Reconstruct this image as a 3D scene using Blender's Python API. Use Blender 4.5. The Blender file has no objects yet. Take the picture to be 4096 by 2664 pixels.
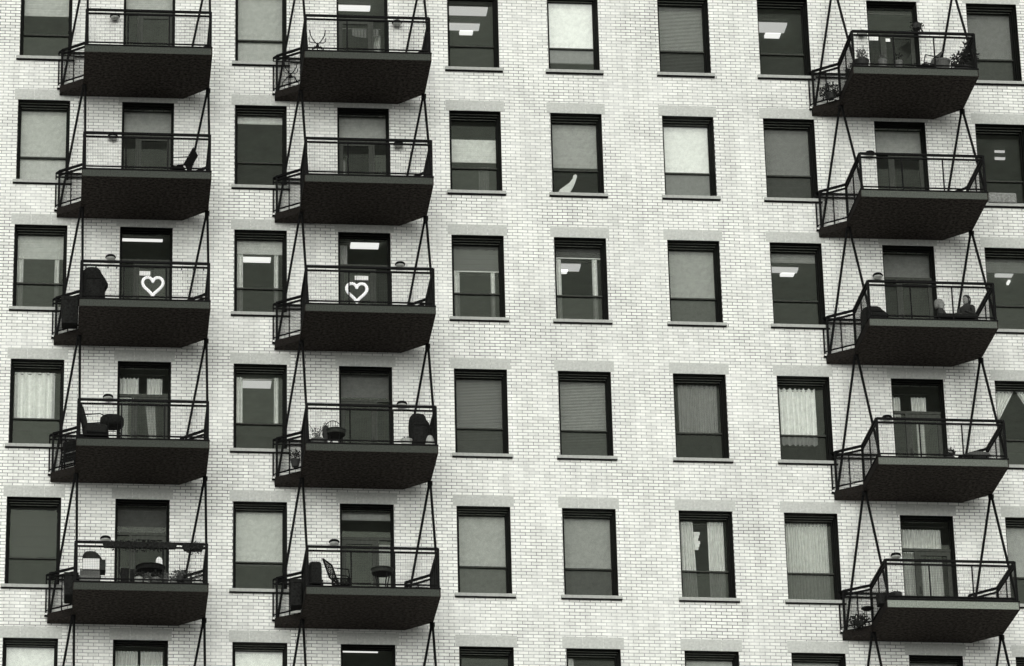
import bpy, bmesh, math, random
from mathutils import Vector, Matrix
R = math.radians
random.seed(7)
SC = bpy.context.scene
COL = SC.collection

# ---------------------------------------------------------------- camera
cam_d = bpy.data.cameras.new("camera")
cam = bpy.data.objects.new("camera", cam_d)
COL.objects.link(cam)
cam.location = (0.9752, -78.4074, 1.601)
cam.rotation_euler = (R(113.66), R(-0.1322), R(-3.0427))
cam_d.sensor_fit = 'HORIZONTAL'
cam_d.sensor_width = 36.0
cam_d.lens = 36.0 * 4069.714 / 1024
cam_d.shift_x = 257.91 / 1024
cam_d.shift_y = -56.68 / 1024
cam_d.clip_end = 3000
SC.camera = cam

# ---------------------------------------------------------------- sky, sun, exposure
SUN_EL, SUN_ROT = 9.0, 186.0     # overcast light arriving low from behind the camera
world = bpy.data.worlds.new("World")
SC.world = world
world.use_nodes = True
nt = world.node_tree
bg = nt.nodes["Background"]
sky = nt.nodes.new("ShaderNodeTexSky")
sky.sky_type = 'NISHITA'
sky.sun_disc = False
sky.sun_elevation = R(SUN_EL)
sky.sun_rotation = R(SUN_ROT)
sky.dust_density = 4.0
hs = nt.nodes.new("ShaderNodeHueSaturation")
hs.inputs["Saturation"].default_value = 0.0
tint = nt.nodes.new("ShaderNodeMix"); tint.data_type = 'RGBA'; tint.blend_type = 'MULTIPLY'
tint.inputs[0].default_value = 1.0
tint.inputs[7].default_value = (0.99, 1.0, 0.945, 1)
nt.links.new(sky.outputs[0], hs.inputs["Color"])
nt.links.new(hs.outputs[0], tint.inputs[6])
nt.links.new(tint.outputs[2], bg.inputs["Color"])
bg.inputs["Strength"].default_value = 0.12
sun_d = bpy.data.lights.new("sun", 'SUN')
sun_d.energy = 1.5
sun_d.angle = R(80)
sun_d.color = (1.0, 1.0, 0.97)
sun = bpy.data.objects.new("sun", sun_d)
COL.objects.link(sun)
a = R(SUN_ROT)
to_sun = Vector((math.sin(a) * math.cos(R(SUN_EL)), math.cos(a) * math.cos(R(SUN_EL)), math.sin(R(SUN_EL))))
sun.rotation_euler = to_sun.to_track_quat('Z', 'Y').to_euler()
sun.location = (0, -60, 120)
SC.view_settings.view_transform = 'Standard'
SC.view_settings.look = 'None'
SC.view_settings.gamma = 1.0
SC.view_settings.use_curve_mapping = False
SC.view_settings.exposure = 0.19
SC.cycles.transparent_max_bounces = 16
SC.cycles.max_bounces = 6

# ---------------------------------------------------------------- materials
def new_mat(name):
    m = bpy.data.materials.new(name); m.use_nodes = True
    return m, m.node_tree, m.node_tree.nodes["Principled BSDF"]

def g(v, t=(1, 1, 1)):
    return (v * t[0], v * t[1], v * t[2], 1)
GREEN = (0.978, 1.0, 0.95)
GREEN2 = (0.93, 1.0, 0.87)
BROWN = (1.12, 0.98, 0.88)

def paint(name, v, rough=0.6, t=GREEN, var=0.25, scale=9.0, metal=0.0, spec=0.35, bump=0.0):
    """plain painted / woven material with uneven, worn colour"""
    m, n, b = new_mat(name)
    tc = n.nodes.new("ShaderNodeTexCoord")
    no = n.nodes.new("ShaderNodeTexNoise"); no.inputs["Scale"].default_value = scale
    no.inputs["Detail"].default_value = 6; no.inputs["Roughness"].default_value = 0.7
    n.links.new(tc.outputs["Object"], no.inputs["Vector"])
    r = n.nodes.new("ShaderNodeValToRGB")
    r.color_ramp.elements[0].position = 0.3; r.color_ramp.elements[1].position = 0.7
    r.color_ramp.elements[0].color = g(v * (1 - var), t); r.color_ramp.elements[1].color = g(min(1, v * (1 + var)), t)
    n.links.new(no.outputs["Fac"], r.inputs["Fac"])
    n.links.new(r.outputs["Color"], b.inputs["Base Color"])
    b.inputs["Roughness"].default_value = rough
    b.inputs["Metallic"].default_value = metal
    b.inputs["Specular IOR Level"].default_value = spec
    if bump:
        bu = n.nodes.new("ShaderNodeBump"); bu.inputs["Strength"].default_value = bump
        n.links.new(no.outputs["Fac"], bu.inputs["Height"]); n.links.new(bu.outputs["Normal"], b.inputs["Normal"])
    return m

Z0_WALL = 42.98     # height of the top row of windows
def brick_mat():
    m, n, b = new_mat("white_brick")
    L = n.links.new
    tc = n.nodes.new("ShaderNodeTexCoord")
    sp = n.nodes.new("ShaderNodeSeparateXYZ"); L(tc.outputs["Object"], sp.inputs[0])
    # slight waviness of the courses
    wn = n.nodes.new("ShaderNodeTexNoise"); wn.inputs["Scale"].default_value = 1.3; wn.inputs["Detail"].default_value = 3
    L(tc.outputs["Object"], wn.inputs["Vector"])
    wm = n.nodes.new("ShaderNodeMath"); wm.operation = 'MULTIPLY_ADD'; wm.inputs[1].default_value = 0.022; L(wn.outputs["Fac"], wm.inputs[0]); L(sp.outputs["Z"], wm.inputs[2])
    cb = n.nodes.new("ShaderNodeCombineXYZ"); L(sp.outputs["X"], cb.inputs[0]); L(wm.outputs[0], cb.inputs[1])
    br = n.nodes.new("ShaderNodeTexBrick")
    L(cb.outputs[0], br.inputs["Vector"])
    br.inputs["Scale"].default_value = 1.0
    br.inputs["Brick Width"].default_value = 0.2155
    br.inputs["Row Height"].default_value = 0.0712
    br.inputs["Mortar Size"].default_value = 0.0075
    br.inputs["Mortar Smooth"].default_value = 0.25
    br.inputs["Bias"].default_value = 0.25
    br.inputs["Color1"].default_value = g(0.66, (0.99, 1, 0.955)); br.inputs["Color2"].default_value = g(0.85, (0.99, 1, 0.955))
    br.inputs["Mortar"].default_value = g(0.0)
    # grime in the joints comes and goes over the wall
    gn = n.nodes.new("ShaderNodeTexNoise"); gn.inputs["Scale"].default_value = 0.75; gn.inputs["Detail"].default_value = 8; gn.inputs["Roughness"].default_value = 0.68
    L(tc.outputs["Object"], gn.inputs["Vector"])
    gr = n.nodes.new("ShaderNodeMapRange"); gr.inputs[1].default_value = 0.38; gr.inputs[2].default_value = 0.62
    gr.inputs[3].default_value = 0.53; gr.inputs[4].default_value = 0.10
    acc = gn.outputs["Fac"]
    for px_, pz_, rad_ in ((10.1, Z0_WALL - 8.35, 1.0), (-0.75, Z0_WALL - 6.6, 1.3), (-0.8, Z0_WALL - 1.2, 0.9), (14.6, Z0_WALL - 14.6, 0.8), (11.6, Z0_WALL - 5.3, 0.8), (4.2, Z0_WALL - 11.5, 0.9)):
        vd = n.nodes.new("ShaderNodeVectorMath"); vd.operation = 'DISTANCE'; vd.inputs[1].default_value = (px_, 0, pz_); L(tc.outputs["Object"], vd.inputs[0])
        mr = n.nodes.new("ShaderNodeMapRange"); mr.inputs[1].default_value = rad_ * .3; mr.inputs[2].default_value = rad_; mr.inputs[3].default_value = 0.16; mr.inputs[4].default_value = 0.0; L(vd.outputs["Value"], mr.inputs[0])
        am = n.nodes.new("ShaderNodeMath"); am.operation = 'ADD'; L(acc, am.inputs[0]); L(mr.outputs[0], am.inputs[1]); acc = am.outputs[0]
    L(acc, gr.inputs[0])
    mc = n.nodes.new("ShaderNodeCombineColor"); 
    for i in range(3): L(gr.outputs[0], mc.inputs[i])
    mx = n.nodes.new("ShaderNodeMix"); mx.data_type = 'RGBA'
    L(br.outputs["Fac"], mx.inputs[0]); L(br.outputs["Color"], mx.inputs[6]); L(mc.outputs[0], mx.inputs[7])
    # soot stains: broad and streaky
    s1 = n.nodes.new("ShaderNodeTexNoise"); s1.inputs["Scale"].default_value = 0.28; s1.inputs["Detail"].default_value = 5
    L(tc.outputs["Object"], s1.inputs["Vector"])
    mp = n.nodes.new("ShaderNodeMapping"); mp.inputs["Scale"].default_value = (5.0, 1.0, 0.5); L(tc.outputs["Object"], mp.inputs["Vector"])
    s2 = n.nodes.new("ShaderNodeTexNoise"); s2.inputs["Scale"].default_value = 1.0; s2.inputs["Detail"].default_value = 7
    L(mp.outputs[0], s2.inputs["Vector"])
    s3 = n.nodes.new("ShaderNodeTexNoise"); s3.inputs["Scale"].default_value = 19; s3.inputs["Detail"].default_value = 3; s3.inputs["Roughness"].default_value = 0.7
    L(tc.outputs["Object"], s3.inputs["Vector"])
    ad = n.nodes.new("ShaderNodeMath"); ad.operation = 'ADD'; L(s1.outputs["Fac"], ad.inputs[0]); L(s2.outputs["Fac"], ad.inputs[1])
    ad2 = n.nodes.new("ShaderNodeMath"); ad2.operation = 'MULTIPLY_ADD'; ad2.inputs[1].default_value = 0.75; L(s3.outputs["Fac"], ad2.inputs[0]); L(ad.outputs[0], ad2.inputs[2])
    rg = n.nodes.new("ShaderNodeMapRange"); rg.inputs[1].default_value = 1.0; rg.inputs[2].default_value = 1.62
    rg.inputs[3].default_value = 0.80; rg.inputs[4].default_value = 1.05; L(ad2.outputs[0], rg.inputs[0])
    ml = n.nodes.new("ShaderNodeMix"); ml.data_type = 'RGBA'; ml.blend_type = 'MULTIPLY'; ml.inputs[0].default_value = 1
    sc = n.nodes.new("ShaderNodeCombineColor")
    for i in range(3): L(rg.outputs[0], sc.inputs[i])
    L(mx.outputs[2], ml.inputs[6]); L(sc.outputs[0], ml.inputs[7])
    L(ml.outputs[2], b.inputs["Base Color"])
    b.inputs["Roughness"].default_value = 0.45
    b.inputs["Specular IOR Level"].default_value = 0.3
    bu = n.nodes.new("ShaderNodeBump"); bu.inputs["Strength"].default_value = 0.25; bu.inputs["Distance"].default_value = 0.01
    iv = n.nodes.new("ShaderNodeMath"); iv.operation = 'SUBTRACT'; iv.inputs[0].default_value = 1; L(br.outputs["Fac"], iv.inputs[1])
    L(iv.outputs[0], bu.inputs["Height"]); L(bu.outputs["Normal"], b.inputs["Normal"])
    return m

def glass_mat(name, tr, dirt=0.0):
    m = bpy.data.materials.new(name); m.use_nodes = True
    n = m.node_tree; n.nodes.clear(); L = n.links.new
    out = n.nodes.new("ShaderNodeOutputMaterial")
    t = n.nodes.new("ShaderNodeBsdfTransparent"); t.inputs[0].default_value = g(tr, (0.99, 1, 0.985))
    gl = n.nodes.new("ShaderNodeBsdfGlossy"); gl.inputs["Roughness"].default_value = 0.0; gl.inputs["Color"].default_value = g(0.34, (0.90, 1, 0.84))
    fr = n.nodes.new("ShaderNodeFresnel"); fr.inputs[0].default_value = 1.5
    oi = n.nodes.new("ShaderNodeObjectInfo"); om = n.nodes.new("ShaderNodeMapRange"); om.inputs[3].default_value = 0.5; om.inputs[4].default_value = 1.5; L(oi.outputs["Random"], om.inputs[0])
    fm_ = n.nodes.new("ShaderNodeMath"); fm_.operation = 'MULTIPLY'; L(fr.outputs[0], fm_.inputs[0]); L(om.outputs[0], fm_.inputs[1])
    mx = n.nodes.new("ShaderNodeMixShader"); L(fm_.outputs[0], mx.inputs[0]); L(t.outputs[0], mx.inputs[1]); L(gl.outputs[0], mx.inputs[2])
    # old panes are not quite flat, and carry a film of dust
    tc = n.nodes.new("ShaderNodeTexCoord"); no = n.nodes.new("ShaderNodeTexNoise"); no.inputs["Scale"].default_value = 2.2; no.inputs["Detail"].default_value = 3
    L(tc.outputs["Object"], no.inputs["Vector"])
    bu = n.nodes.new("ShaderNodeBump"); bu.inputs["Strength"].default_value = 0.10; L(no.outputs["Fac"], bu.inputs["Height"]); L(bu.outputs["Normal"], gl.inputs["Normal"])
    df = n.nodes.new("ShaderNodeBsdfDiffuse"); df.inputs[0].default_value = g(0.32, GREEN2)
    mx2 = n.nodes.new("ShaderNodeMixShader"); 
    dn = n.nodes.new("ShaderNodeTexNoise"); dn.inputs["Scale"].default_value = 15; dn.inputs["Detail"].default_value = 6; dn.inputs["Roughness"].default_value = 0.75; L(tc.outputs["Object"], dn.inputs["Vector"])
    dm = n.nodes.new("ShaderNodeMath"); dm.operation = 'MULTIPLY'; dm.inputs[1].default_value = dirt * 2; L(dn.outputs["Fac"], dm.inputs[0])
    L(dm.outputs[0], mx2.inputs[0]); L(mx.outputs[0], mx2.inputs[1]); L(df.outputs[0], mx2.inputs[2])
    L(mx2.outputs[0], out.inputs[0])
    return m

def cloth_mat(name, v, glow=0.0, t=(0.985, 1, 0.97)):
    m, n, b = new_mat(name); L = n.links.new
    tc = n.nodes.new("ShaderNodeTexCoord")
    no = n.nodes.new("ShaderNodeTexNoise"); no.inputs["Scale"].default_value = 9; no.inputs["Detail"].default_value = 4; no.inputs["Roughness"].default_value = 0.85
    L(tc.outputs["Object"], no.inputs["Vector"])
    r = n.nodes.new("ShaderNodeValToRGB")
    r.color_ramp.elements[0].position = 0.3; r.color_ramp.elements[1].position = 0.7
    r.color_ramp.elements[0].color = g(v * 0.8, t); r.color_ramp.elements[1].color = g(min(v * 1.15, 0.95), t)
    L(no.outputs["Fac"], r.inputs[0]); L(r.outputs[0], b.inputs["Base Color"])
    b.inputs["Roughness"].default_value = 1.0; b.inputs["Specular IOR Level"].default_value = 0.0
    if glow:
        L(r.outputs[0], b.inputs["Emission Color"]); b.inputs["Emission Strength"].default_value = glow  # emission added to brighten the cloth, which is no light source
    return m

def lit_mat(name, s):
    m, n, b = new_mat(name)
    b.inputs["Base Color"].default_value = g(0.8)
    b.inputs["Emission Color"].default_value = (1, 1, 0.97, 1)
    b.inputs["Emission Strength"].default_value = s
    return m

M = dict(
    brick=brick_mat(),
    stone=paint("lintel_stone", 0.50, 0.9, GREEN, 0.2, 17),
    sill=paint("sill_stone", 0.40, 0.8, GREEN, 0.2, 20),
    frame=paint("bronze_window_frame", 0.009, 0.6, GREEN2, 0.45, 14, spec=0.06),
    rail_bar=paint("meeting_rail", 0.05, 0.6, GREEN2, 0.4, 14, spec=0.08),
    lit_lip=paint("lit_lip_tone", 0.12, 0.6, GREEN2, 0.4, 14, spec=0.1),  # frame tone lightened as if catching the sky
    door=paint("grey_door_paint", 0.065, 0.7, GREEN2, 0.35, 20, spec=0.1),
    iron=paint("black_iron", 0.007, 0.6, (1, 1, 1), 0.5, 22, spec=0.05),
    edge=paint("edge_channel_paint", 0.016, 0.8, BROWN, 0.7, 40, spec=0.05),
    wire=paint("dull_wire", 0.02, 0.7, GREEN, 0.3, 18, spec=0.05),
    soffit=paint("sooty_soffit", 0.047, 0.9, BROWN, 0.95, 15, spec=0.03),
    glass=glass_mat("window_glass", 0.86, 0.035),
    screen=glass_mat("screened_glass", 0.36, 0.06),
    doorglass=glass_mat("door_glass", 0.66, 0.05),
    room=paint("room_plaster", 0.36, 0.9, GREEN2, 0.15, 3),
    ceiling=paint("room_ceiling", 0.5, 0.9, GREEN2, 0.1, 3),
    white=paint("white_plastic", 0.82, 0.5, (1, 1, 0.98), 0.05, 8),
    lens=paint("lamp_lens", 0.38, 0.3, GREEN, 0.2, 20),
    cover=paint("dark_cover", 0.016, 0.9, GREEN, 0.7, 22, spec=0.08, bump=0.8),
    steel=paint("dark_steel", 0.035, 0.6, GREEN2, 0.5, 20, spec=0.1),
    fabric=paint("dark_fabric", 0.018, 0.9, GREEN, 0.5, 30, spec=0.05, bump=0.3),
    wicker=paint("grey_wicker", 0.11, 0.9, GREEN, 0.5, 60, bump=0.5),
    pot=paint("clay_pot", 0.16, 0.8, GREEN, 0.3, 18),
    darkpot=paint("dark_pot", 0.03, 0.8, GREEN, 0.3, 18),
    palepot=paint("pale_pot", 0.5, 0.6, GREEN, 0.2, 18),
    leaf=paint("dark_leaves", 0.028, 0.8, GREEN, 0.8, 25, spec=0.1),
    paleleaf=paint("pale_leaves", 0.10, 0.6, GREEN, 0.5, 25),
    skin=paint("skin", 0.24, 0.6, GREEN, 0.1, 14),
    hair=paint("dark_hair", 0.015, 0.6, (1, 1, 1), 0.3, 40),
    palehair=paint("pale_hair", 0.2, 0.7, GREEN, 0.3, 40),
    shirt=paint("dark_shirt", 0.03, 0.9, GREEN, 0.4, 18),
    trousers=paint("dark_trousers", 0.03, 0.9, GREEN, 0.4, 18),
    paper=paint("white_paper", 0.93, 0.8, (1, 1, 0.98), 0.05, 8),
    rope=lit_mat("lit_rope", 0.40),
    dimtube=lit_mat("dim_diffuser", 0.5),
    tube=lit_mat("fluorescent_diffuser", 0.95),
    asphalt=paint("pale_street_concrete", 0.34, 0.9, (1, 1, 1), 0.3, 2.0),
    roof=paint("roof_felt", 0.12, 0.9, (1, 1, 1), 0.2, 1.0),
)
_cl = {}
def cloth(v, glow=0.0):
    k = (v, glow)
    if k not in _cl: _cl[k] = cloth_mat("cloth_%d_%d" % (v * 100, glow * 100), v, glow)
    return _cl[k]

# ---------------------------------------------------------------- mesh helper
class MB:
    def __init__(s): s.v = []; s.f = []; s.smooth = False
    def add(s, vs, fs):
        o = len(s.v); s.v += [tuple(v) for v in vs]; s.f += [tuple(i + o for i in f) for f in fs]; return s
    def box(s, x0, x1, y0, y1, z0, z1):
        v = [(x, y, z) for x in (x0, x1) for y in (y0, y1) for z in (z0, z1)]
        return s.add(v, [(0, 1, 3, 2), (4, 6, 7, 5), (0, 4, 5, 1), (2, 3, 7, 6), (0, 2, 6, 4), (1, 5, 7, 3)])
    def quad(s, a, b, c, d): return s.add([a, b, c, d], [(0, 1, 2, 3)])
    def tube(s, p, q, r, n=6, r2=None):
        p, q = Vector(p), Vector(q); d = (q - p)
        if d.length < 1e-6: return s
        d.normalize(); u = d.orthogonal().normalized(); w = d.cross(u)
        r2 = r if r2 is None else r2
        vs = []
        for k in range(n):
            t = 2 * math.pi * k / n + math.pi / n; e = u * math.cos(t) + w * math.sin(t)
            vs += [p + e * r, q + e * r2]
        fs = [(2 * k, 2 * ((k + 1) % n), 2 * ((k + 1) % n) + 1, 2 * k + 1) for k in range(n)]
        fs += [tuple(2 * k for k in range(n))[::-1], tuple(2 * k + 1 for k in range(n))]
        return s.add(vs, fs)
    def path(s, pts, r, n=6):
        for a, b in zip(pts[:-1], pts[1:]): s.tube(a, b, r, n)
        return s
    def bar(s, p, q, w, h):
        """flat bar of square section, upright"""
        p, q = Vector(p), Vector(q); d = (q - p).normalized()
        up = Vector((0, 0, 1)) if abs(d.z) < 0.9 else Vector((0, 1, 0))
        sd = d.cross(up).normalized(); up = sd.cross(d)
        vs = [c + sd * (i * w / 2) + up * (j * h / 2) for c in (p, q) for i, j in ((-1, -1), (1, -1), (1, 1), (-1, 1))]
        return s.add(vs, [(0, 1, 5, 4), (1, 2, 6, 5), (2, 3, 7, 6), (3, 0, 4, 7), (3, 2, 1, 0), (4, 5, 6, 7)])
    def prism(s, pts, z0, z1):
        n = len(pts); vs = [(x, y, z0) for x, y in pts] + [(x, y, z1) for x, y in pts]
        return s.add(vs, [tuple(range(n))[::-1], tuple(range(n, 2 * n))] + [(i, (i + 1) % n, (i + 1) % n + n, i + n) for i in range(n)])
    def lathe(s, prof, c=(0, 0, 0), n=16, sx=1, sy=1):
        cx, cy, cz = c; vs = []
        for r, z in prof:
            for k in range(n):
                t = 2 * math.pi * k / n; vs.append((cx + r * sx * math.cos(t), cy + r * sy * math.sin(t), cz + z))
        fs = [(i * n + k, i * n + (k + 1) % n, (i + 1) * n + (k + 1) % n, (i + 1) * n + k) for i in range(len(prof) - 1) for k in range(n)]
        fs += [tuple(range(n))[::-1], tuple(range((len(prof) - 1) * n, len(prof) * n))]
        return s.add(vs, fs)
    def loft(s, secs, n=24, e=4.0, jit=0.0):
        """rounded rectangular sections (cx, cy, z, hx, hy) stacked upward"""
        vs = []
        for cx, cy, z, hx, hy in secs:
            for k in range(n):
                t = 2 * math.pi * k / n; c, q = math.cos(t), math.sin(t)
                j = 1 + random.uniform(-jit, jit)
                vs.append((cx + hx * j * math.copysign(abs(c) ** (2 / e), c), cy + hy * j * math.copysign(abs(q) ** (2 / e), q), z + random.uniform(-jit, jit) * 0.1))
        m = len(secs)
        fs = [(i * n + k, i * n + (k + 1) % n, (i + 1) * n + (k + 1) % n, (i + 1) * n + k) for i in range(m - 1) for k in range(n)]
        fs += [tuple(range(n))[::-1], tuple(range((m - 1) * n, m * n))]
        return s.add(vs, fs)
    def ring(s, w, h, y0, y1, i0, i1):
        """rectangular window ring from inset i0 to inset i1, opening w wide and h high below z=0"""
        s.box(i0, w - i0, y0, y1, -i1, -i0); s.box(i0, w - i0, y0, y1, -h + i0, -h + i1)
        s.box(i0, i1, y0, y1, -h + i1, -i1); s.box(w - i1, w - i0, y0, y1, -h + i1, -i1)
        return s
    def leaves(s, c, rad, n, size, up=0.0):
        for _ in range(n):
            while True:
                p = Vector((random.uniform(-1, 1), random.uniform(-1, 1), random.uniform(-1, 1)))
                if p.length < 1: break
            p = Vector((c[0] + p.x * rad[0], c[1] + p.y * rad[1], c[2] + p.z * rad[2]))
            d = Vector((random.gauss(0, 1), random.gauss(0, 1), random.gauss(up, 0.8))).normalized()
            o = d.orthogonal().normalized(); o.rotate(Matrix.Rotation(random.uniform(0, 6.28), 3, d))
            l = size * random.uniform(0.6, 1.4)
            s.add([p, p + d * l * .5 + o * l * .28, p + d * l, p + d * l * .5 - o * l * .28], [(0, 1, 2, 3)])
        return s
    def build(s, name, mat, parent=None, loc=(0, 0, 0), smooth=False):
        me = bpy.data.meshes.new(name); me.from_pydata(s.v, [], s.f); me.validate(); 
        bm = bmesh.new(); bm.from_mesh(me); bmesh.ops.recalc_face_normals(bm, faces=bm.faces); bm.to_mesh(me); bm.free()
        if smooth:
            for p in me.polygons: p.use_smooth = True
        me.materials.append(mat)
        o = bpy.data.objects.new(name, me); COL.objects.link(o)
        o.location = loc
        if parent: o.parent = parent
        return o

def tag(o, label=None, cat=None, group=None, kind=None):
    if label: o["label"] = label
    if cat: o["category"] = cat
    if group: o["group"] = group
    if kind: o["kind"] = kind
    return o
def thing(name, loc, label, cat, group=None, rz=0.0):
    o = bpy.data.objects.new(name, None); COL.objects.link(o); o.location = loc; o.rotation_euler = (0, 0, rz)
    o.empty_display_size = 0.2
    return tag(o, label, cat, group)
def dup(o, parent=None, loc=None, keep=True):
    c = o.copy(); COL.objects.link(c)
    if parent: c.parent = parent
    if loc is not None: c.location = loc
    for ch in [k for k in o.children]: dup(ch, c)
    return c

# ---------------------------------------------------------------- the facade grid (metres)
Z0 = 42.98
CX = [0.0, 2.224, 4.642, 6.841, 9.251, 11.436, 13.858, 16.052, 18.468, 20.672]
ROW = [Z0 + z for z in (-0.040, -2.971, -5.905, -8.975, -12.035, -15.074)]
SOF = [Z0 + z for z in (-2.860, -5.732, -8.652, -11.705, -14.758, -17.815)]
SLAB = 0.165
W, H = 1.115, 1.918
DOORS = (1, 3, 8)
WINS = (0, 2, 4, 5, 6, 7, 9)
ROWN = ["top row", "second row", "third row", "fourth row", "fifth row", "bottom row cut by the frame"]
COLN = {0: "far left column", 2: "column between left balconies", 4: "first of four centre columns", 5: "second of four centre columns",
        6: "third of four centre columns", 7: "fourth of four centre columns", 9: "far right column"}
DOORN = {1: "left balconies", 3: "middle balconies", 8: "right balconies"}
def where(c, r): return "%s, %s" % (ROWN[r].replace(" cut by the frame", ""), COLN.get(c) or DOORN[c])

# ---------------------------------------------------------------- ground and building
gm = MB(); N = 24
gm.quad((-1500, -1500, 0), (1500, -1500, 0), (1500, 1500, 0), (-1500, 1500, 0))
tag(gm.build("ground", M["asphalt"]), kind="structure")

bld = thing("apartment_building", (0, 0, 0), "tall white brick apartment building with rows of dark framed windows", "building")
SOF8 = -0.035
def dh(r): return ROW[r] - (SOF[r] + SLAB)         # door opening height
xs = [-16.0, 40.0]; zs = [0.0, Z0 + 9]
ops = []
for c in range(10):
    for r in range(6):
        h = dh(r) if c in DOORS else H
        ops.append((CX[c], CX[c] + W, ROW[r] - h, ROW[r]))
xs = sorted(set(xs + [o[0] for o in ops] + [o[1] for o in ops]))
zs = sorted(set(zs + [round(o[2], 4) for o in ops] + [round(o[3], 4) for o in ops]))
wm = MB()
for i in range(len(xs) - 1):
    for j in range(len(zs) - 1):
        mx, mz = (xs[i] + xs[i + 1]) / 2, (zs[j] + zs[j + 1]) / 2
        if any(o[0] < mx < o[1] and o[2] < mz < o[3] for o in ops): continue
        wm.quad((xs[i], 0, zs[j]), (xs[i + 1], 0, zs[j]), (xs[i + 1], 0, zs[j + 1]), (xs[i], 0, zs[j + 1]))
for x0, x1, z0, z1 in ops:                          # reveals through the wall thickness
    y = 0.44
    wm.quad((x0, 0, z0), (x0, y, z0), (x0, y, z1), (x0, 0, z1)); wm.quad((x1, 0, z0), (x1, y, z0), (x1, y, z1), (x1, 0, z1))
    wm.quad((x0, 0, z1), (x1, 0, z1), (x1, y, z1), (x0, y, z1)); wm.quad((x0, 0, z0), (x1, 0, z0), (x1, y, z0), (x0, y, z0))
T = Z0 + 9
wm.quad((-16, 0, 0), (-16, 14, 0), (-16, 14, T), (-16, 0, T)); wm.quad((40, 0, 0), (40, 14, 0), (40, 14, T), (40, 0, T))
wm.quad((-16, 14, 0), (40, 14, 0), (40, 14, T), (-16, 14, T))
wall = wm.build("wall", M["brick"], bld)
rf = MB().box(-16, 40, 0, 14, T + 0.003, T + 0.3).build("roof", M["roof"], bld)

# rooms behind the openings (seen through the glass)
def room_mesh(c, h):
    lo = (CX[c - 1] + W + CX[c]) / 2 if c else CX[0] - 1.2
    hi = (CX[c + 1] + CX[c] + W) / 2 if c < 9 else CX[9] + W + 1.2
    x0, x1 = lo - CX[c] + 0.06, hi - CX[c] - 0.06
    y0, y1, z0, z1 = 0.445, 4.8, -2.55, 0.26
    m = MB()
    m.quad((x0, y1, z0), (x1, y1, z0), (x1, y1, z1), (x0, y1, z1))
    m.quad((x0, y0, z0), (x0, y1, z0), (x0, y1, z1), (x0, y0, z1)); m.quad((x1, y0, z0), (x1, y1, z0), (x1, y1, z1), (x1, y0, z1))
    m.quad((x0, y0, z0), (x1, y0, z0), (x1, y1, z0), (x0, y1, z0))
    m.quad((x0, y0, z1), (x1, y0, z1), (x1, y1, z1), (x0, y1, z1))
    for q in ((x0, 0, z0, z1), (W, x1, z0, z1)): m.quad((q[0], y0, q[2]), (q[1], y0, q[2]), (q[1], y0, q[3]), (q[0], y0, q[3]))
    m.quad((0, y0, 0), (W, y0, 0), (W, y0, z1), (0, y0, z1)); m.quad((0, y0, z0), (W, y0, z0), (W, y0, -h), (0, y0, -h))
    return m

# ---- windows
RAIL_T = 0.622
fm = MB(); fm.ring(W, H, 0.004, 0.14, 0.001, 0.012); fm.ring(W, H, 0.14, 0.225, 0.002, 0.030)
fm.ring(W, H, 0.225, 0.31, 0.003, 0.053); fm.ring(W, H, 0.31, 0.40, 0.004, 0.076)
FI = 0.076
bm_ = MB()
for y_, i_ in ((0.14, .030), (0.225, .053), (0.31, .076)): bm_.box(i_, W - i_, y_ - 0.005, y_ + 0.004, -i_ - .001, -i_ + .013)  # paler strips paint the light caught by the head's front lips
railz = -H * RAIL_T
rm = MB().box(FI, W - FI, 0.33, 0.395, railz - 0.030, railz)
pu = MB().quad((FI, 0.372, railz), (W - FI, 0.372, railz), (W - FI, 0.372, -FI), (FI, 0.372, -FI))
pl = MB().quad((FI, 0.378, -H + FI), (W - FI, 0.378, -H + FI), (W - FI, 0.378, railz - 0.03), (FI, 0.378, railz - 0.03))
sm = MB().box(-0.07, W + 0.07, -0.075, 0.0, -H - 0.062, -H + 0.004); sm.box(0.002, W - 0.002, 0.0, 0.12, -H + 0.0015, -H + 0.02)
dm = MB().box(-0.068, W + 0.068, -0.07, -0.001, -H - 0.078, -H - 0.0625)  # dark strip added to draw the shade line under each sill
lm = MB()
for k in range(3):
    a0 = -0.075 + k * (W + 0.15) / 3; a1 = a0 + (W + 0.15) / 3
    lm.box(a0 + 0.003, a1 - 0.003, -0.005, 0.0, 0.002, 0.245)
first = None
NO_SCREEN = {(5, 1), (0, 1), (2, 0), (5, 5), (0, 5), (2, 5)}
room_cache = {}
def make_room(c, h, parent):
    k = (c, round(h, 3))
    if k not in room_cache:
        room_cache[k] = room_mesh(c, h).build("room", M["room"], parent)
    else:
        o = room_cache[k].copy(); COL.objects.link(o); o.parent = parent
WIN = {}
for c in WINS:
    for r in range(6):
        loc = (CX[c], 0, ROW[r])
        if first is None:
            w = fm.build("window", M["frame"], bld, loc)
            kids = [bm_.build("frame_lit_lip", M["lit_lip"], w), dm.build("sill_shade_strip", M["iron"], w), rm.build("meeting_rail", M["rail_bar"], w), pu.build("upper_pane", M["glass"], w), pl.build("lower_pane", M["screen"], w),
                    sm.build("sill", M["sill"], w), lm.build("lintel", M["stone"], w)]
            first = (w, kids)
        else:
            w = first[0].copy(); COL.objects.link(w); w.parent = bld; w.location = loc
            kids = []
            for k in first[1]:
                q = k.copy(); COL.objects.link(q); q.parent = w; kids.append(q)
        if (c, r) in NO_SCREEN:
            kids[4].material_slots[0].link = 'OBJECT'; kids[4].material_slots[0].material = M["glass"]
        make_room(c, H, w)
        WIN[c, r] = w

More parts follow.
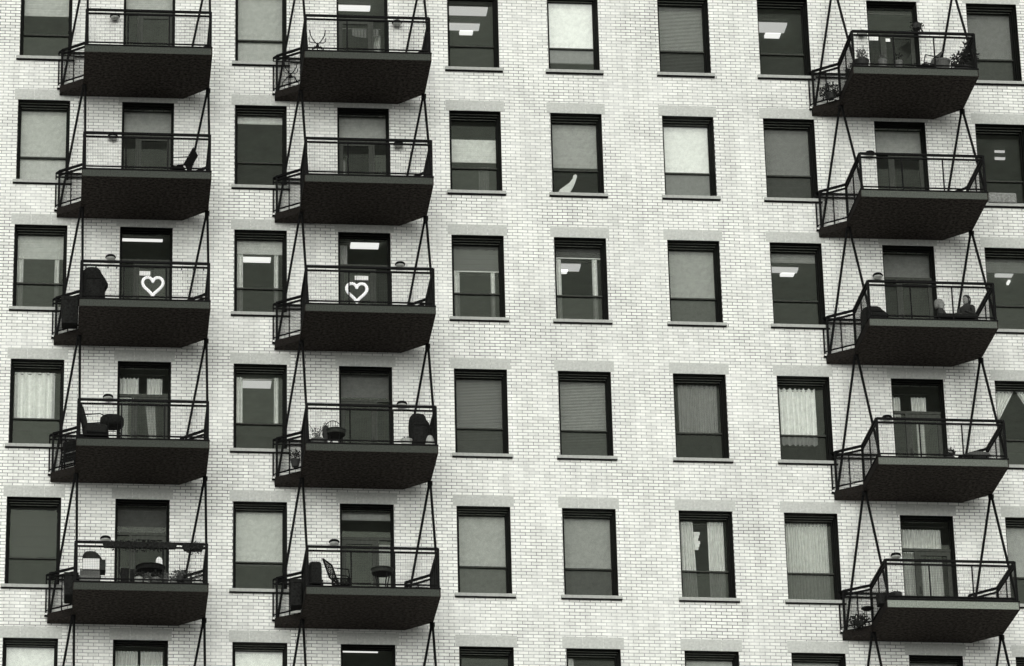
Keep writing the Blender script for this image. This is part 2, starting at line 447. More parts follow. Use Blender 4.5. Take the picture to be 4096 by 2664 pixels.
# ---- balcony doors: transom over a side light and a glazed door leaf
for c in DOORS:
    for r in range(6):
        h = dh(r); loc = (CX[c], 0, ROW[r])
        f = MB(); f.ring(W, h, 0.004, 0.10, 0.001, 0.012); f.ring(W, h, 0.10, 0.175, 0.002, 0.035); f.ring(W, h, 0.175, 0.25, 0.003, 0.055)
        d = f.build("door", M["frame"], bld, loc)
        tz = -0.66
        mxx = 0.29 * W if c != 3 else 0.71 * W
        bars = MB().box(0.055, W - 0.055, 0.19, 0.25, tz - 0.06, tz); bars.box(mxx - 0.022, mxx + 0.022, 0.19, 0.25, -h + 0.055, tz - 0.06)
        bars.build("mullion", M["door"], d)
        MB().quad((0.055, 0.23, tz), (W - 0.055, 0.23, tz), (W - 0.055, 0.23, -0.055), (0.055, 0.23, -0.055)).build("transom_pane", M["glass"], d)
        lx0, lx1 = (mxx + 0.022, W - 0.055) if c != 3 else (0.055, mxx - 0.022)
        sx0, sx1 = (0.055, mxx - 0.022) if c != 3 else (mxx + 0.022, W - 0.055)
        MB().quad((sx0, 0.23, -h + 0.055), (sx1, 0.23, -h + 0.055), (sx1, 0.23, tz - 0.06), (sx0, 0.23, tz - 0.06)).build("side_pane", M["doorglass"], d)
        lf = MB(); z1, z0 = tz - 0.066, -h + 0.06
        s = 0.085
        lf.box(lx0 + .004, lx0 + s, 0.20, 0.245, z0, z1); lf.box(lx1 - s, lx1 - .004, 0.20, 0.245, z0, z1)
        lf.box(lx0 + s, lx1 - s, 0.20, 0.245, z1 - s, z1); lf.box(lx0 + s, lx1 - s, 0.20, 0.245, z0, z0 + 0.2)
        lf.build("door_leaf", M["door"], d)
        MB().quad((lx0 + s, 0.225, z0 + 0.2), (lx1 - s, 0.225, z0 + 0.2), (lx1 - s, 0.225, z1 - s), (lx0 + s, 0.225, z1 - s)).build("door_pane", M["doorglass"], d)
        hx = lx0 + 0.045 if c != 3 else lx1 - 0.045
        MB().box(hx - .012, hx + .012, 0.165, 0.20, z0 + 0.85, z0 + 1.0).build("handle", M["steel"], d)
        lk = lm.build("lintel", M["stone"], d)
        make_room(c, h, d)

# ---------------------------------------------------------------- balconies
LW, LF, CL, FL, FR, CR, RW = (-1.337, 0), (-1.337, -0.135), (-0.838, -0.53), (-0.838, -2.105), (1.836, -2.105), (1.836, -0.517), (1.307, 0)
PLAN = [LW, LF, CL, FL, FR, CR, RW]
ZT, ZS, ZB = 1.015, 0.928, 0.25
def inset(p, d=0.03):
    cx, cy = 0.3, -1.0
    return (p[0] + (d if p[0] < cx else -d), p[1] + (d if p[1] < cy else 0))
def railing(name, p, q, parent, posts, mesh=True, endposts=(True, True), wires=0.034, rr=0.0024):
    p, q = Vector((p[0], p[1], 0)), Vector((q[0], q[1], 0))
    m = MB()
    Z = lambda v, z: (v.x, v.y, z)
    m.bar(Z(p, ZT), Z(q, ZT), 0.05, 0.044); m.bar(Z(p, ZS), Z(q, ZS), 0.038, 0.034); m.bar(Z(p, ZB), Z(q, ZB), 0.028, 0.026)
    for t in posts:
        v = p.lerp(q, t); m.bar(Z(v, SLAB - 0.01), Z(v, ZS), 0.026, 0.026)
    for on, v in zip(endposts, (p, q)):
        if on: m.bar(Z(v, SLAB - 0.02), Z(v, ZT), 0.046, 0.046)
    o = m.build(name, M["iron"], parent)
    if mesh:
        w = MB(); L = (q - p).length; n = max(2, int(L / wires))
        for k in range(1, n):
            v = p.lerp(q, k / n); w.tube(Z(v, ZB), Z(v, ZS), rr, 3)
        k = int((ZS - ZB) / wires)
        for i in range(1, k):
            z = ZB + (ZS - ZB) * i / k; w.tube(Z(p, z), Z(q, z), rr, 3)
        w.build("wire_mesh", M["wire"], o)
    return o
def make_balcony():
    t = thing("balcony", (0, 0, 0), "balcony", "balcony", "balconies stacked up the facade")
    MB().prism(PLAN, 0.0, SLAB).build("floor_slab", M["soffit"], t)
    for a_, b_ in ((0, 3), (4, 6)):
        eb = MB()
        for k in range(a_, b_): eb.bar((*PLAN[k], SLAB / 2), (*PLAN[k + 1], SLAB / 2), 0.012, SLAB - 0.006)
        eb.build("edge_channel", M["edge"], t)
    MB().box(FL[0] + 0.01, FR[0] - 0.02, FL[1] - 0.012, FL[1] - 0.003, 0.004, SLAB - 0.014).build("fascia", M["steel"], t)
    e = MB(); e.bar((FL[0] - .01, FL[1] - .012, SLAB + 0.004), (FR[0] + .01, FR[1] - .012, SLAB + 0.004), 0.03, 0.026)
    e.build("edge_strip", M["iron"], t)
    i = {k: inset(v) for k, v in zip(("LW", "LF", "CL", "FL", "FR", "CR", "RW"), PLAN)}
    railing("front_railing", i["FL"], i["FR"], t, (1 / 3, 2 / 3), rr=0.0016)
    railing("side_railing", i["CL"], i["FL"], t, (0.5,), endposts=(True, False))
    railing("side_railing", i["FR"], i["CR"], t, (0.5,), endposts=(False, True))
    railing("corner_railing", i["LF"], i["CL"], t, (0.5,), endposts=(True, False))
    railing("corner_railing", i["CR"], (1.33, -0.03), t, (0.5,), endposts=(False, True))
    m = MB(); 
    for z, s_ in ((ZT, 0.036), (ZS, 0.03)): m.bar((-1.375, -0.04, z), (-0.35, -0.04, z), s_, s_)
    m.bar((-1.375, -0.04, 0.13), (-1.375, -0.04, ZT), 0.03, 0.03); m.bar((-1.40, -0.04, 0.145), (-1.30, -0.04, 0.145), 0.03, 0.03)
    m.bar((-1.375, -0.04, ZT), (-1.31, -0.135, ZT), 0.03, 0.03); m.bar((-1.375, -0.04, ZB), (-1.31, -0.135, ZB), 0.02, 0.02)
    m.build("back_railing", M["iron"], t)
    MB().box(-1.385, -1.34, -0.07, -0.02, 0.165, 0.20).build("bracket_cap", M["white"], t)
    return t
def rods(t, up):
    """slanted hanger rods from the corners of the slab above"""
    for p, q in (((-0.80, -0.55, up), (FL[0] + .06, FL[1] + .04, SLAB)), ((-0.835, -0.52, up), (LF[0] + .05, LF[1] + .02, SLAB)),
                 ((1.825, -0.525, up), (FR[0] - .03, FR[1] + .03, SLAB)), ((1.815, -0.505, up), (RW[0] - .01, -0.04, SLAB))):
        MB().tube(p, q, 0.027, 8).build("hanger_rod", M["iron"], t)
    for x, y in ((-0.82, -0.535), (1.82, -0.515)): MB().box(x - .05, x + .05, y - .04, y + .04, up - .09, up - .004).build("bracket", M["iron"], t)
b0 = make_balcony()
FASC = {1: (.085, .08, .08, .075, .07), 3: (.085, .08, .08, .075, .08), 8: (.10, .125, .15, .19, .34)}  # fascia tone set per balcony, paler down the right stack
BAL = {}
EXTRA = {
    (1, 0): "bare black iron balcony, %s", (1, 1): "black iron balcony with one sling chair, %s", (1, 2): "black iron balcony with heart wreath and covered barbecue, %s",
    (1, 3): "black iron balcony with lounge chair and drum table, %s", (1, 4): "black iron balcony crowded with plants and grill, %s",
    (3, 0): "black iron balcony with antler shaped metal ornament, %s", (3, 1): "empty black iron balcony, %s", (3, 2): "black iron balcony with heart wreath only, %s",
    (3, 3): "black iron balcony with round table and covered barbecue, %s", (3, 4): "black iron balcony with mesh chair and box, %s",
    (8, 0): "black iron balcony full of potted plants, %s", (8, 1): "empty black iron balcony, %s", (8, 2): "black iron balcony with two people sitting, %s",
    (8, 3): "black iron balcony with low hoop chair, %s", (8, 4): "black iron balcony with pale fascia and pots, %s",
    (1, 5): "balcony below the frame, only its hanger rods showing, %s", (3, 5): "balcony below the frame, only its hanger rods showing, %s", (8, 5): "balcony below the frame, only its hanger rods showing, %s"}
for c in DOORS:
    for r in range(6):
        loc = (CX[c], 0, SOF[r] + (SOF8 if c == 8 else 0))
        if not BAL: t = b0; t.location = loc
        else: t = dup(b0, None, loc)
        if r < 5:
            for ch in t.children:
                if ch.name.startswith("fascia"):
                    v = FASC[c][r]
                    ch.material_slots[0].link = 'OBJECT'; ch.material_slots[0].material = paint("fascia_tone_%d" % int(v * 1000), v * 0.75, 0.8, (0.92, 1.0, 0.88), 0.45, 34, spec=0.05)
        BAL[c, r] = t
        t["label"] = EXTRA[c, r] % where(c, r)
for (c, r), t in BAL.items():
    rods(t, (SOF[r - 1] if r else Z0) - SOF[r])
def B(c, r, x=0.0, y=0.0, h=0.0):
    """a spot on a balcony floor"""
    return (CX[c] + x, y, SOF[r] + (SOF8 if c == 8 else 0) + SLAB + h)

# ---------------------------------------------------------------- wall lamps by the doors
lamp0 = None
LZ = {(1, 0): -.95, (1, 1): -.885, (1, 2): -.77, (1, 3): -.866, (1, 4): -.92, (3, 0): -.92, (3, 1): -.90, (3, 2): -.776, (3, 3): -.876, (3, 4): -.896,
      (8, 0): -.866, (8, 1): -.846, (8, 2): -.776, (8, 3): -.95, (8, 4): -.94}
for (c, r), dz in LZ.items():
    dx = -0.19 if c != 3 else 1.30
    if (c, r) == (3, 4): dx = -0.13
    if c == 8: dx = -0.16
    loc = (CX[c] + dx, -0.005, ROW[r] + dz)
    side = "right of" if dx > 0 else "left of"
    lab = "round bulkhead lamp on brick %s the door, %s" % (side, where(c, r))
    if lamp0 is None:
        t = thing("wall_lamp", loc, lab, "lamp", "wall lamps beside the balcony doors")
        MB().lathe([(0.03, 0.045), (0.085, 0.04), (0.108, 0.015), (0.11, -0.012), (0.098, -0.02)], (0, -0.125, 0), 20).build("canopy", M["iron"], t, smooth=True)
        MB().lathe([(0.096, -0.018), (0.085, -0.045), (0.05, -0.062), (0.01, -0.066)], (0, -0.125, 0), 20).build("lens", M["lens"], t, smooth=True)
        MB().box(-0.04, 0.04, -0.06, 0.0, -0.03, 0.03).build("wall_plate", M["iron"], t)
        lamp0 = t
    else:
        t = dup(lamp0, None, loc); t["label"] = lab

# ---------------------------------------------------------------- blinds, curtains and lights seen in the windows
YB = 0.425
def T2Z(r, t): return ROW[r] - H * t
def place(c, r, x=0.0, y=0.0): return (CX[c] + x, y, ROW[r])
TONE = lambda v: "white" if v > .7 else "pale grey" if v > .42 else "mid grey" if v > .2 else "dark grey"
def roller(c, r, t1, v, t0=0.0, hem=False, glow=0.0, lab=None, x0=0.03, x1=W - 0.03, y=YB, kind="blind"):
    z0, z1 = -H * (t1 - 0.10), -H * t0 - 0.02
    o = thing("roller_blind", place(c, r), lab or "%s roller blind %s, %s" % (TONE(v), "drawn right down" if t1 > .9 else "drawn part way", where(c, r)), "blind", "blinds in the windows")
    m = MB(); n = 26
    for k in range(n):                     # cloth with slow ripples and creases
        a_, b_ = z1 + (z0 - z1) * k / n, z1 + (z0 - z1) * (k + 1) / n
        ya, yb = [y + 0.004 * math.sin(7 * q + c) + (0.004 if (i % 5 == 0) else 0) for i, q in ((k, a_), (k + 1, b_))]
        m.quad((x0, ya, a_), (x1, ya, a_), (x1, yb, b_), (x0, yb, b_))
    m.build("cloth", cloth(v, glow), o, smooth=False)
    MB().box(x0, x1, y - 0.01, y + 0.012, z0 - 0.022, z0).build("hem_bar", cloth(0.85 if hem else v * 0.8), o)
    MB().tube((x0, y + 0.02, z1), (x1, y + 0.02, z1), 0.018, 10).build("roller", M["steel"], o)
    return o
def venetian(c, r, t1, v, pitch=0.034, tilt=62):
    o = thing("venetian_blind", place(c, r), "%s slatted blind drawn down, %s" % (TONE(v), where(c, r)), "blind", "blinds in the windows")
    z0, z1 = -H * (t1 - 0.10), -0.06
    m = MB(); n = int((z1 - z0) / pitch); ct, st = math.cos(R(tilt)) * 0.0175, math.sin(R(tilt)) * 0.0175
    for k in range(n):
        z = z1 - k * pitch; e = random.uniform(-.002, .002)
        m.quad((0.03, YB - ct, z - st + e), (W - 0.03, YB - ct, z - st - e), (W - 0.03, YB + ct, z + st), (0.03, YB + ct, z + st))
    m.build("slats", cloth(v), o)
    MB().box(0.03, W - 0.03, YB - 0.02, YB + 0.02, z1 + 0.02, z1 + 0.055).build("head_rail", cloth(v), o)
    MB().box(0.03, W - 0.03, YB - 0.015, YB + 0.015, z0 - 0.02, z0).build("bottom_rail", cloth(v * 0.8), o)
    return o
DSH = 0.035
def drape(m, x0, x1, t0, t1, folds, amp, xb0=None, xb1=None, scallop=0.0, y=YB + 0.01):
    """a gathered cloth from top to bottom, with its own folds"""
    n = max(12, folds * 8); k = 10
    xb0 = x0 if xb0 is None else xb0; xb1 = x1 if xb1 is None else xb1
    ph = random.uniform(0, 6)
    P = []
    for j in range(k + 1):
        s = j / k; row = []
        for i in range(n + 1):
            u = i / n; w = u + 0.025 * math.sin(9 * u + ph)
            x = (x0 + (x1 - x0) * w) * (1 - s) + (xb0 + (xb1 - xb0) * w) * s
            z = -H * (t0 + (t1 - t0) * s - DSH)
            if j == 0: z -= scallop * abs(math.sin(math.pi * folds * u))
            row.append((x, y + 1.5 * amp * (0.6 + 0.4 * s) * math.sin(2 * math.pi * folds * u + ph), z))
        P.append(row)
    vs = [p for row in P for p in row]
    fs = [(j * (n + 1) + i, j * (n + 1) + i + 1, (j + 1) * (n + 1) + i + 1, (j + 1) * (n + 1) + i) for j in range(k) for i in range(n)]
    m.add(vs, fs)
def curtain(c, r, parts, v, lab, glow=0.0, rod=None, group="curtains in the windows"):
    o = thing("curtain", place(c, r), "%s, %s" % (lab, where(c, r)), "curtain", group)
    for p in parts:
        m = MB(); drape(m, *p); m.build("curtain_panel", cloth(v, glow), o, smooth=True)
    xs_ = [p[0] for p in parts] + [p[1] for p in parts]
    t0 = min(p[2] for p in parts)
    MB().tube((min(xs_) - .03, YB + 0.03, -H * t0 + 0.01), (max(xs_) + .03, YB + 0.03, -H * t0 + 0.01), 0.008, 6).build("rod", M["steel"], o)
    return o
def room_light(c, r, bars, door=False, n=None):
    """ceiling fixtures: t = how far down the opening they show, which fixes how deep in the room they hang"""
    tn = 0.527
    for i, (t0, t1, x0, x1) in enumerate(bars):
        y0, y1 = (t0 * H + 0.24) / tn, (t1 * H + 0.24) / tn
        if y1 - y0 < 0.05: y1 = y0 + 0.05
        sl = (CX[c] - 0.975) / 78.4
        xa, xb = x0 * W + sl * y0, x1 * W + sl * y0
        if x0 < 0.05: xa -= 0.35
        o = thing("ceiling_light", (CX[c] + xa, y0, ROW[r] + 0.255), "lit %s ceiling light seen through the glass, %s" % (("long", "second", "short")[min(i, 2)] if len(bars) > 1 else "strip", where(c, r)), "ceiling light", "lit ceiling lights in the rooms")
        MB().box(0, xb - xa, 0, y1 - y0, -0.03, 0.0).build("housing", M["white"], o)
        MB().box(0.01, xb - xa - 0.01, 0.01, y1 - y0 - 0.01, -0.075, -0.031).build("diffuser", M["dimtube" if r == 1 else "tube" if i == 2 or i == 1 and len(bars) == 2 or len(bars) == 1 and (y1 - y0) < .3 else "dimtube"], o)

roller(0, 0, .46, .60); roller(2, 0, 1.06, .55); roller(5, 0, .89, .9, glow=.35, lab="white pleated blind with added glow, %s" % where(5, 0)); venetian(6, 0, 1.04, .40)
venetian(9, 0, 1.04, .34, 0.026)
roller(0, 1, 1.06, .62); roller(2, 1, .22, .80)
roller(4, 1, .63, .78, t0=.24, lab="pale half blind across the pane, %s" % where(4, 1))
roller(5, 1, .67, .45); roller(6, 1, 1.06, .9, glow=.22, lab="white roller blind with added glow drawn right down, %s" % where(6, 1)); roller(7, 1, 1.06, .24)
roller(0, 2, .41, .55); roller(2, 2, .29, .60); roller(4, 2, .44, .14, hem=True); roller(5, 2, .25, .08, hem=True)
roller(6, 2, 1.06, .42); roller(7, 2, .24, .30); roller(9, 2, .30, .17)
venetian(4, 3, 1.04, .26); venetian(5, 3, 1.04, .36)
roller(0, 4, .72, .02); roller(2, 4, .74, .62); venetian(4, 4, 1.04, .62, 0.024); venetian(5, 4, 1.04, .50, 0.024); roller(9, 4, .73, .46)
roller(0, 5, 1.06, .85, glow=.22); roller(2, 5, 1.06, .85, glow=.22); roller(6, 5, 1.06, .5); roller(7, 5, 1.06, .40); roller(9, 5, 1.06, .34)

ST = "narrow pale curtains pushed to both sides"
def strips(c, r, t0, t1, v=.75, l=True, rr=True, wl=.14, wr=.10):
    p = []
    if l: p.append((0.07, 0.07 + wl, t0, t1, 2, 0.02))
    if rr: p.append((W - 0.20 - wr * .5, W - 0.20 + wr * .5, t0, t1, 2, 0.02))
    curtain(c, r, p, v, ST if l and rr else "one narrow pale curtain pushed aside")
strips(0, 2, .32, 1.0, .7); strips(2, 2, .22, 1.0, .75); strips(4, 2, .38, 1.0, .8); strips(5, 2, .20, 1.0, .8, wl=.12, wr=.12); strips(2, 3, .10, .66, .75)
strips(5, 5, .03, .9, .7, rr=False)
curtain(4, 1, [(0.66, 0.88, .63, 1.0, 3, 0.02)], .45, "short pale curtain hanging low behind the pane")
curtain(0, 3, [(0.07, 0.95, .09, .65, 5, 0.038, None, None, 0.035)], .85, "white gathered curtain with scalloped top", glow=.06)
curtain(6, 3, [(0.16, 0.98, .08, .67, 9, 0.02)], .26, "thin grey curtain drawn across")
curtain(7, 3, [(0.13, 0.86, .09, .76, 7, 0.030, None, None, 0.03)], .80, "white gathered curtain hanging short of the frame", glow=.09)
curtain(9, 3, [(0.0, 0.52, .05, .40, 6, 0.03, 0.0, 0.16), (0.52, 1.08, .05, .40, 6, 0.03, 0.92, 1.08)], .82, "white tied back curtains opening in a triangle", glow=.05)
curtain(6, 4, [(0.06, 0.36, .08, 1.0, 6, 0.02, .06, .42), (0.66, 0.98, .08, 1.0, 6, 0.02)], .72, "pair of white pleated curtains half open")
curtain(7, 4, [(0.02, 0.98, .07, 1.0, 15, 0.028)], .70, "white pleated curtain drawn right across")
# a scrap of cloth hung between the curtains, and one low in another pane
o = MB()
for k in range(6):
    z = -0.30 - k * 0.065; w0 = 0.37 + 0.012 * math.sin(k * 2.1); w1 = 0.50 - 0.02 * (k % 3)
    o.box(w0, w1, YB + 0.03 + 0.004 * (k % 2), YB + 0.045 + 0.004 * (k % 2), z - 0.066, z)
tag(o.build("hanging_garment", cloth(.85), None, place(6, 4)), "white garment hanging behind half open curtains, %s" % where(6, 4), "garment")
o = MB(); OUT = []
for X, Y in ((450, 244), (468, 212), (510, 183), (558, 150), (590, 112), (598, 84), (617, 70), (634, 84), (624, 115), (612, 147), (592, 187), (574, 217), (556, 244)):
    OUT.append(((X - 372) / 485 * W, -H * ((Y + 490) / 730 - .118)))
n_ = len(OUT); vs = [(x, YB + .0, z) for x, z in OUT] + [(x + .004, YB + .05, z) for x, z in OUT]
o.add(vs, [tuple(range(n_)), tuple(range(n_, 2 * n_))[::-1]] + [(k, (k + 1) % n_, (k + 1) % n_ + n_, k + n_) for k in range(n_)])
tag(o.build("bird_ornament", cloth(.92), None, place(5, 1)), "pale long necked bird ornament low in a pane, %s" % where(5, 1), "ornament")
room_light(4, 0, [(.21, .31, 0, .82), (.43, .51, 0, .66), (.50, .57, .25, .53)])
room_light(7, 0, [(.31, .43, 0, .6), (.43, .505, .15, .47)])
room_light(9, 1, [(.36, .37, .35, .57), (.455, .475, .35, .57)])
room_light(2, 2, [(.40, .46, .1, .72)]); room_light(5, 2, [(.39, .48, .05, .52), (.45, .52, .1, .27)]); room_light(7, 2, [(.365, .43, 0, .55), (.42, .485, .2, .48)])
room_light(9, 2, [(.36, .42, .2, .55), (.475, .53, .42, .48)]); room_light(2, 3, [(.26, .37, .1, .73)])
room_light(4, 5, [(.13, .17, .1, .75)]); room_light(5, 5, [(.14, .17, .18, .78)])
room_light(3, 0, [(.23, .29, .03, .68)]); room_light(3, 2, [(.155, .225, .24, .8)]); room_light(1, 2, [(.175, .195, .03, .83)]); room_light(3, 5, [(.14, .175, .03, .7)])

# what hangs behind the balcony doors
YB_W = YB; YB = 0.285; DSH = 0.0
DT = 0.66 / H
roller(1, 0, DT + .05, .58); roller(1, 1, DT + .05, .58); roller(3, 1, DT + .05, .60); roller(8, 1, DT + .05, .62)
roller(3, 3, DT + .03, .22); roller(8, 2, DT + .05, .30); roller(3, 4, .20, .50); roller(8, 5, 1.06, .5); roller(1, 4, DT + .05, .10)
roller(8, 0, .15, .12)
curtain(1, 3, [(0.06, 0.44, .10, DT + .02, 5, 0.02, None, None, 0.03), (0.62, 0.95, .10, DT + .02, 5, 0.02, None, None, 0.03)], .85, "short pale curtains in the light over the door")
curtain(8, 3, [(0.05, 0.27, .13, DT + .02, 4, 0.02), (0.50, 0.80, .13, DT + .02, 4, 0.02)], .85, "short pale curtains in the light over the door")
curtain(8, 4, [(0.05, 0.95, .08, 1.28, 13, 0.022)], .82, "sheer pleated curtain drawn across the whole doorway")
curtain(1, 5, [(0.05, 0.52, .05, .9, 8, 0.02), (0.58, 1.02, .05, .9, 7, 0.02)], .82, "pair of sheer pleated curtains drawn together")
# curtains behind the lower door glass
def low_curtain(c, r, parts, v, lab): curtain(c, r, parts, v, lab)
low_curtain(3, 0, [(0.78, 0.98, .50, 1.28, 5, 0.02)], .75, "white curtain gathered behind the side light")
low_curtain(3, 1, [(0.10, 0.20, .55, 1.28, 2, 0.015)], .75, "thin white curtain edge behind the door glass")
low_curtain(3, 2, [(0.06, 0.22, .06, DT, 2, 0.015)], .55, "pale curtain pushed aside over the door")
low_curtain(8, 3, [(0.58, 0.74, .42, 1.28, 3, 0.02)], .8, "pale curtain strip behind the door glass")
o = thing("side_curtain", place(1, 3), "pale curtain slanting behind the door glass, %s" % where(1, 3), "curtain", "curtains in the windows")
m = MB(); drape(m, 0.60, 0.80, .42, 1.28, 3, 0.02, 0.78, 0.88); m.build("curtain_panel", cloth(.6), o, smooth=True)
m = MB(); drape(m, 0.05, 0.24, .40, 1.28, 3, 0.02); m.build("curtain_panel", cloth(.6), o, smooth=True)
YB = YB_W
def sheet(c, r, x0, x1, z0, z1, lab, name="paper_sign", y=0.195, mat="paper", cat="sign"):
    tag(MB().box(x0, x1, y - 0.004, y - 0.001, z0, z1).build(name, M[mat], None, place(c, r)), lab, cat)
sheet(1, 2, 0.43, 0.66, -1.03, -0.93, "blank white paper on door glass above the heart wreath, left balcony stack")
sheet(3, 2, 0.36, 0.65, -1.02, -0.92, "blank white paper on door glass above the heart wreath, middle balcony stack")
sheet(8, 0, 0.05, 0.27, -0.86, -0.74, "white paper in the side light of the plant filled balcony", y=0.229)
sheet(8, 0, 0.42, 0.52, -0.90, -0.82, "small white square paper on the door of the plant filled balcony")
roller(3, 4, 1.0, .62, t0=.40, lab="pale blind filling the side light beside the open door, %s" % where(3, 4), x0=0.80, x1=W - 0.06, y=0.285)
# woven valance behind one door
o = MB()
for k in range(9):
    x = 0.36 + k * 0.065; o.box(x, x + 0.05, 0.275, 0.29, -1.05 - 0.05 * math.sin(math.pi * (k + .5) / 9), -0.90)
o.tube((0.13, 0.28, -0.89), (0.98, 0.28, -0.89), 0.012)
tag(o.build("valance", cloth(.30), None, place(3, 0)), "slatted valance hanging in the doorway, %s" % where(3, 0), "valance")
# air conditioner low in one window
o = thing("air_conditioner", place(9, 1), "pale air conditioner filling the foot of a far right window", "air conditioner")
MB().loft([(0.46, 0.05, -H + 0.006, .30, .16), (0.46, 0.05, -H + 0.02, .305, .165), (0.46, 0.05, -H + 0.22, .305, .165), (0.46, 0.05, -H + 0.235, .29, .15)], 32, 12).build("casing", paint("ac_casing", 0.20, 0.8, GREEN, 0.7, 30), o)
m = MB()
for k in range(6): m.box(0.22, 0.70, -0.122, -0.114, -H + 0.04 + k * 0.03, -H + 0.05 + k * 0.03)
m.build("grille", paint("ac_grille", 0.3, 0.8, GREEN, 0.6, 30), o)

# ---------------------------------------------------------------- things on the balconies
def heart(c, r, x, h, lab):
    t = thing("heart_wreath", B(c, r, x, -1.93, h), lab, "wreath", "heart wreaths on the balconies")
    pts = []
    for k in range(41):
        q = 2 * math.pi * k / 40
        X = 16 * math.sin(q) ** 3; Z = 13 * math.cos(q) - 5 * math.cos(2 * q) - 2 * math.cos(3 * q) - math.cos(4 * q)
        pts.append((X * 0.0132, 0.004 * math.sin(9 * q), Z * 0.0146))
    m = MB().path(pts, 0.031, 10)
    m.build("ring", M["rope"], t)
    MB().path([(0, 0, 0.07), (0.0, 0.02, 0.25), (0.0, -0.12, ZS - SLAB - h)], 0.004, 4).build("hook", M["iron"], t)
heart(1, 2, 0.66, 0.41, "white heart shaped wreath with leafy ring, left balcony stack, right of a covered barbecue")
heart(3, 2, 0.235, 0.38, "white heart shaped wreath on the balcony holding nothing else, middle balcony stack")

def cover_mesh(w, d, h, hump=0.55, jit=0.03):
    m = MB(); k = -w * .07
    m.loft([(0, 0, 0.0, w * .52, d * .5), (0, 0, h * .2, w * .49, d * .48), (0, 0, h * .5, w * .48, d * .49), (0, 0, h * .70, w * .50, d * .5), (k * .3, 0, h * .76, w * .47, d * .48),
            (k, 0, h * .84, w * .41, d * .44), (k, 0, h * .92, w * .36, d * .40), (k, 0, h * .97, w * .28, d * .33), (k * 1.2, 0, h, w * .14, d * .18)], 32, 3.0, jit)
    for q in range(11):                     # slack folds hanging down the front
        x = -w * .42 + w * .84 * q / 10 + random.uniform(-.012, .012)
        m.tube((x, -d * .485, h * random.uniform(.02, .08)), (x + random.uniform(-.02, .02), -d * .46, h * random.uniform(.45, .66)), .016, 6, .004)
    m.loft([(w * .46, 0, h * .52, .03, d * .3), (w * .5, 0, h * .6, .05, d * .34), (w * .47, 0, h * .68, .03, d * .3)], 12, 3)
    return m
def covered_grill(c, r, x, y, w, d, h, lab):
    t = thing("covered_barbecue", B(c, r, x, y, 0), lab, "barbecue", "barbecues on the balconies")
    cover_mesh(w, d, h).build("cover", M["cover"], t, smooth=True)
    m = MB(); 
    for a_ in (-1, 1): m.tube((a_ * w * .4, -d * .3, 0), (a_ * w * .4, -d * .3, 0.05), 0.03)
    m.build("wheels", M["iron"], t)
    MB().tube((-w * .3, -d * .5, h * .66), (w * .3, -d * .5, h * .66), 0.012).build("cover_cord", M["iron"], t)
covered_grill(1, 2, -0.55, -1.5, 0.50, 0.5, 0.93, "barbecue under a dark cover, left of the heart wreath")
covered_grill(3, 3, 1.52, -1.5, 0.44, 0.46, 0.90, "barbecue under a rounded dark cover, right end of the middle stack balcony")
covered_grill(8, 2, -0.60, -1.45, 0.52, 0.55, 0.50, "low barbecue under a dark cover, left of the two sitting people")

# string of bulbs along one railing
t = thing("string_lights", B(1, 2, 0, -2.08, 0.755), "string of small dark bulbs under the top rail of the heart and barbecue balcony", "string lights")
m = MB(); xs_ = [-.80, -.715, -.51, -.265, -.085, .2, .5, .8, 1.05, 1.245, 1.485, 1.695, 1.80]
for a_, b_ in zip(xs_[:-1], xs_[1:]): m.path([(a_, 0, 0), ((a_ + b_) / 2, 0, -0.012), (b_, 0, 0)], 0.003, 4)
m.build("wire", M["iron"], t)
for x in xs_[1:5] + xs_[9:12]:
    MB().lathe([(0.006, 0.0), (0.009, -0.015), (0.016, -0.035), (0.015, -0.05), (0.004, -0.06)], (x, 0, 0), 8).build("bulb", M["darkpot"], t)

def sling_chair(c, r, x, y, rz, lab, s=1.0, mat="fabric", name="sling_chair"):
    t = thing(name, B(c, r, x, y), lab, "chair", "chairs on the balconies", rz)
    t.scale = (s, s, s)
    fr = MB()
    for q in (-.26, .26):
        fr.path([(q, 0.26, 0.0), (q, 0.16, 0.40), (q, -0.24, 0.42), (q, -0.30, 0.0)], 0.013); fr.path([(q, 0.10, 0.40), (q, 0.36, 0.88)], 0.013)
        fr.path([(q, 0.26, 0.62), (q, -0.20, 0.64), (q, -0.26, 0.42)], 0.014)
    fr.tube((-.26, 0.36, .88), (.26, 0.36, .88), 0.013); fr.tube((-.26, -0.3, .05), (.26, -0.3, .05), 0.01)
    fr.build("frame", M["iron"], t)
    sb = MB(); P = [(-0.25, 0.415), (-0.1, 0.39), (0.08, 0.385), (0.11, 0.42), (0.24, 0.66), (0.355, 0.87)]
    vs = [(xx, a_, b_ + o_) for a_, b_ in P[:3] for xx in (-.25, .25) for o_ in (0,)]
    sb.add(vs, [(0, 1, 3, 2), (2, 3, 5, 4)]); sb.add([(v[0], v[1], v[2] - .02) for v in vs], [(0, 1, 3, 2), (2, 3, 5, 4)])
    sb.build("seat", M[mat], t)
    bb = MB(); vs = [(xx, a_, b_) for a_, b_ in P[3:] for xx in (-.25, .25)]
    bb.add(vs, [(0, 1, 3, 2), (2, 3, 5, 4)]); bb.add([(v[0], v[1] + .02, v[2]) for v in vs], [(0, 1, 3, 2), (2, 3, 5, 4)])
    bb.build("backrest", M[mat], t)
    return t
sling_chair(1, 1, 1.25, -1.55, R(-105), "dark sling chair turned sideways at the right end of its balcony, second row", 0.78)

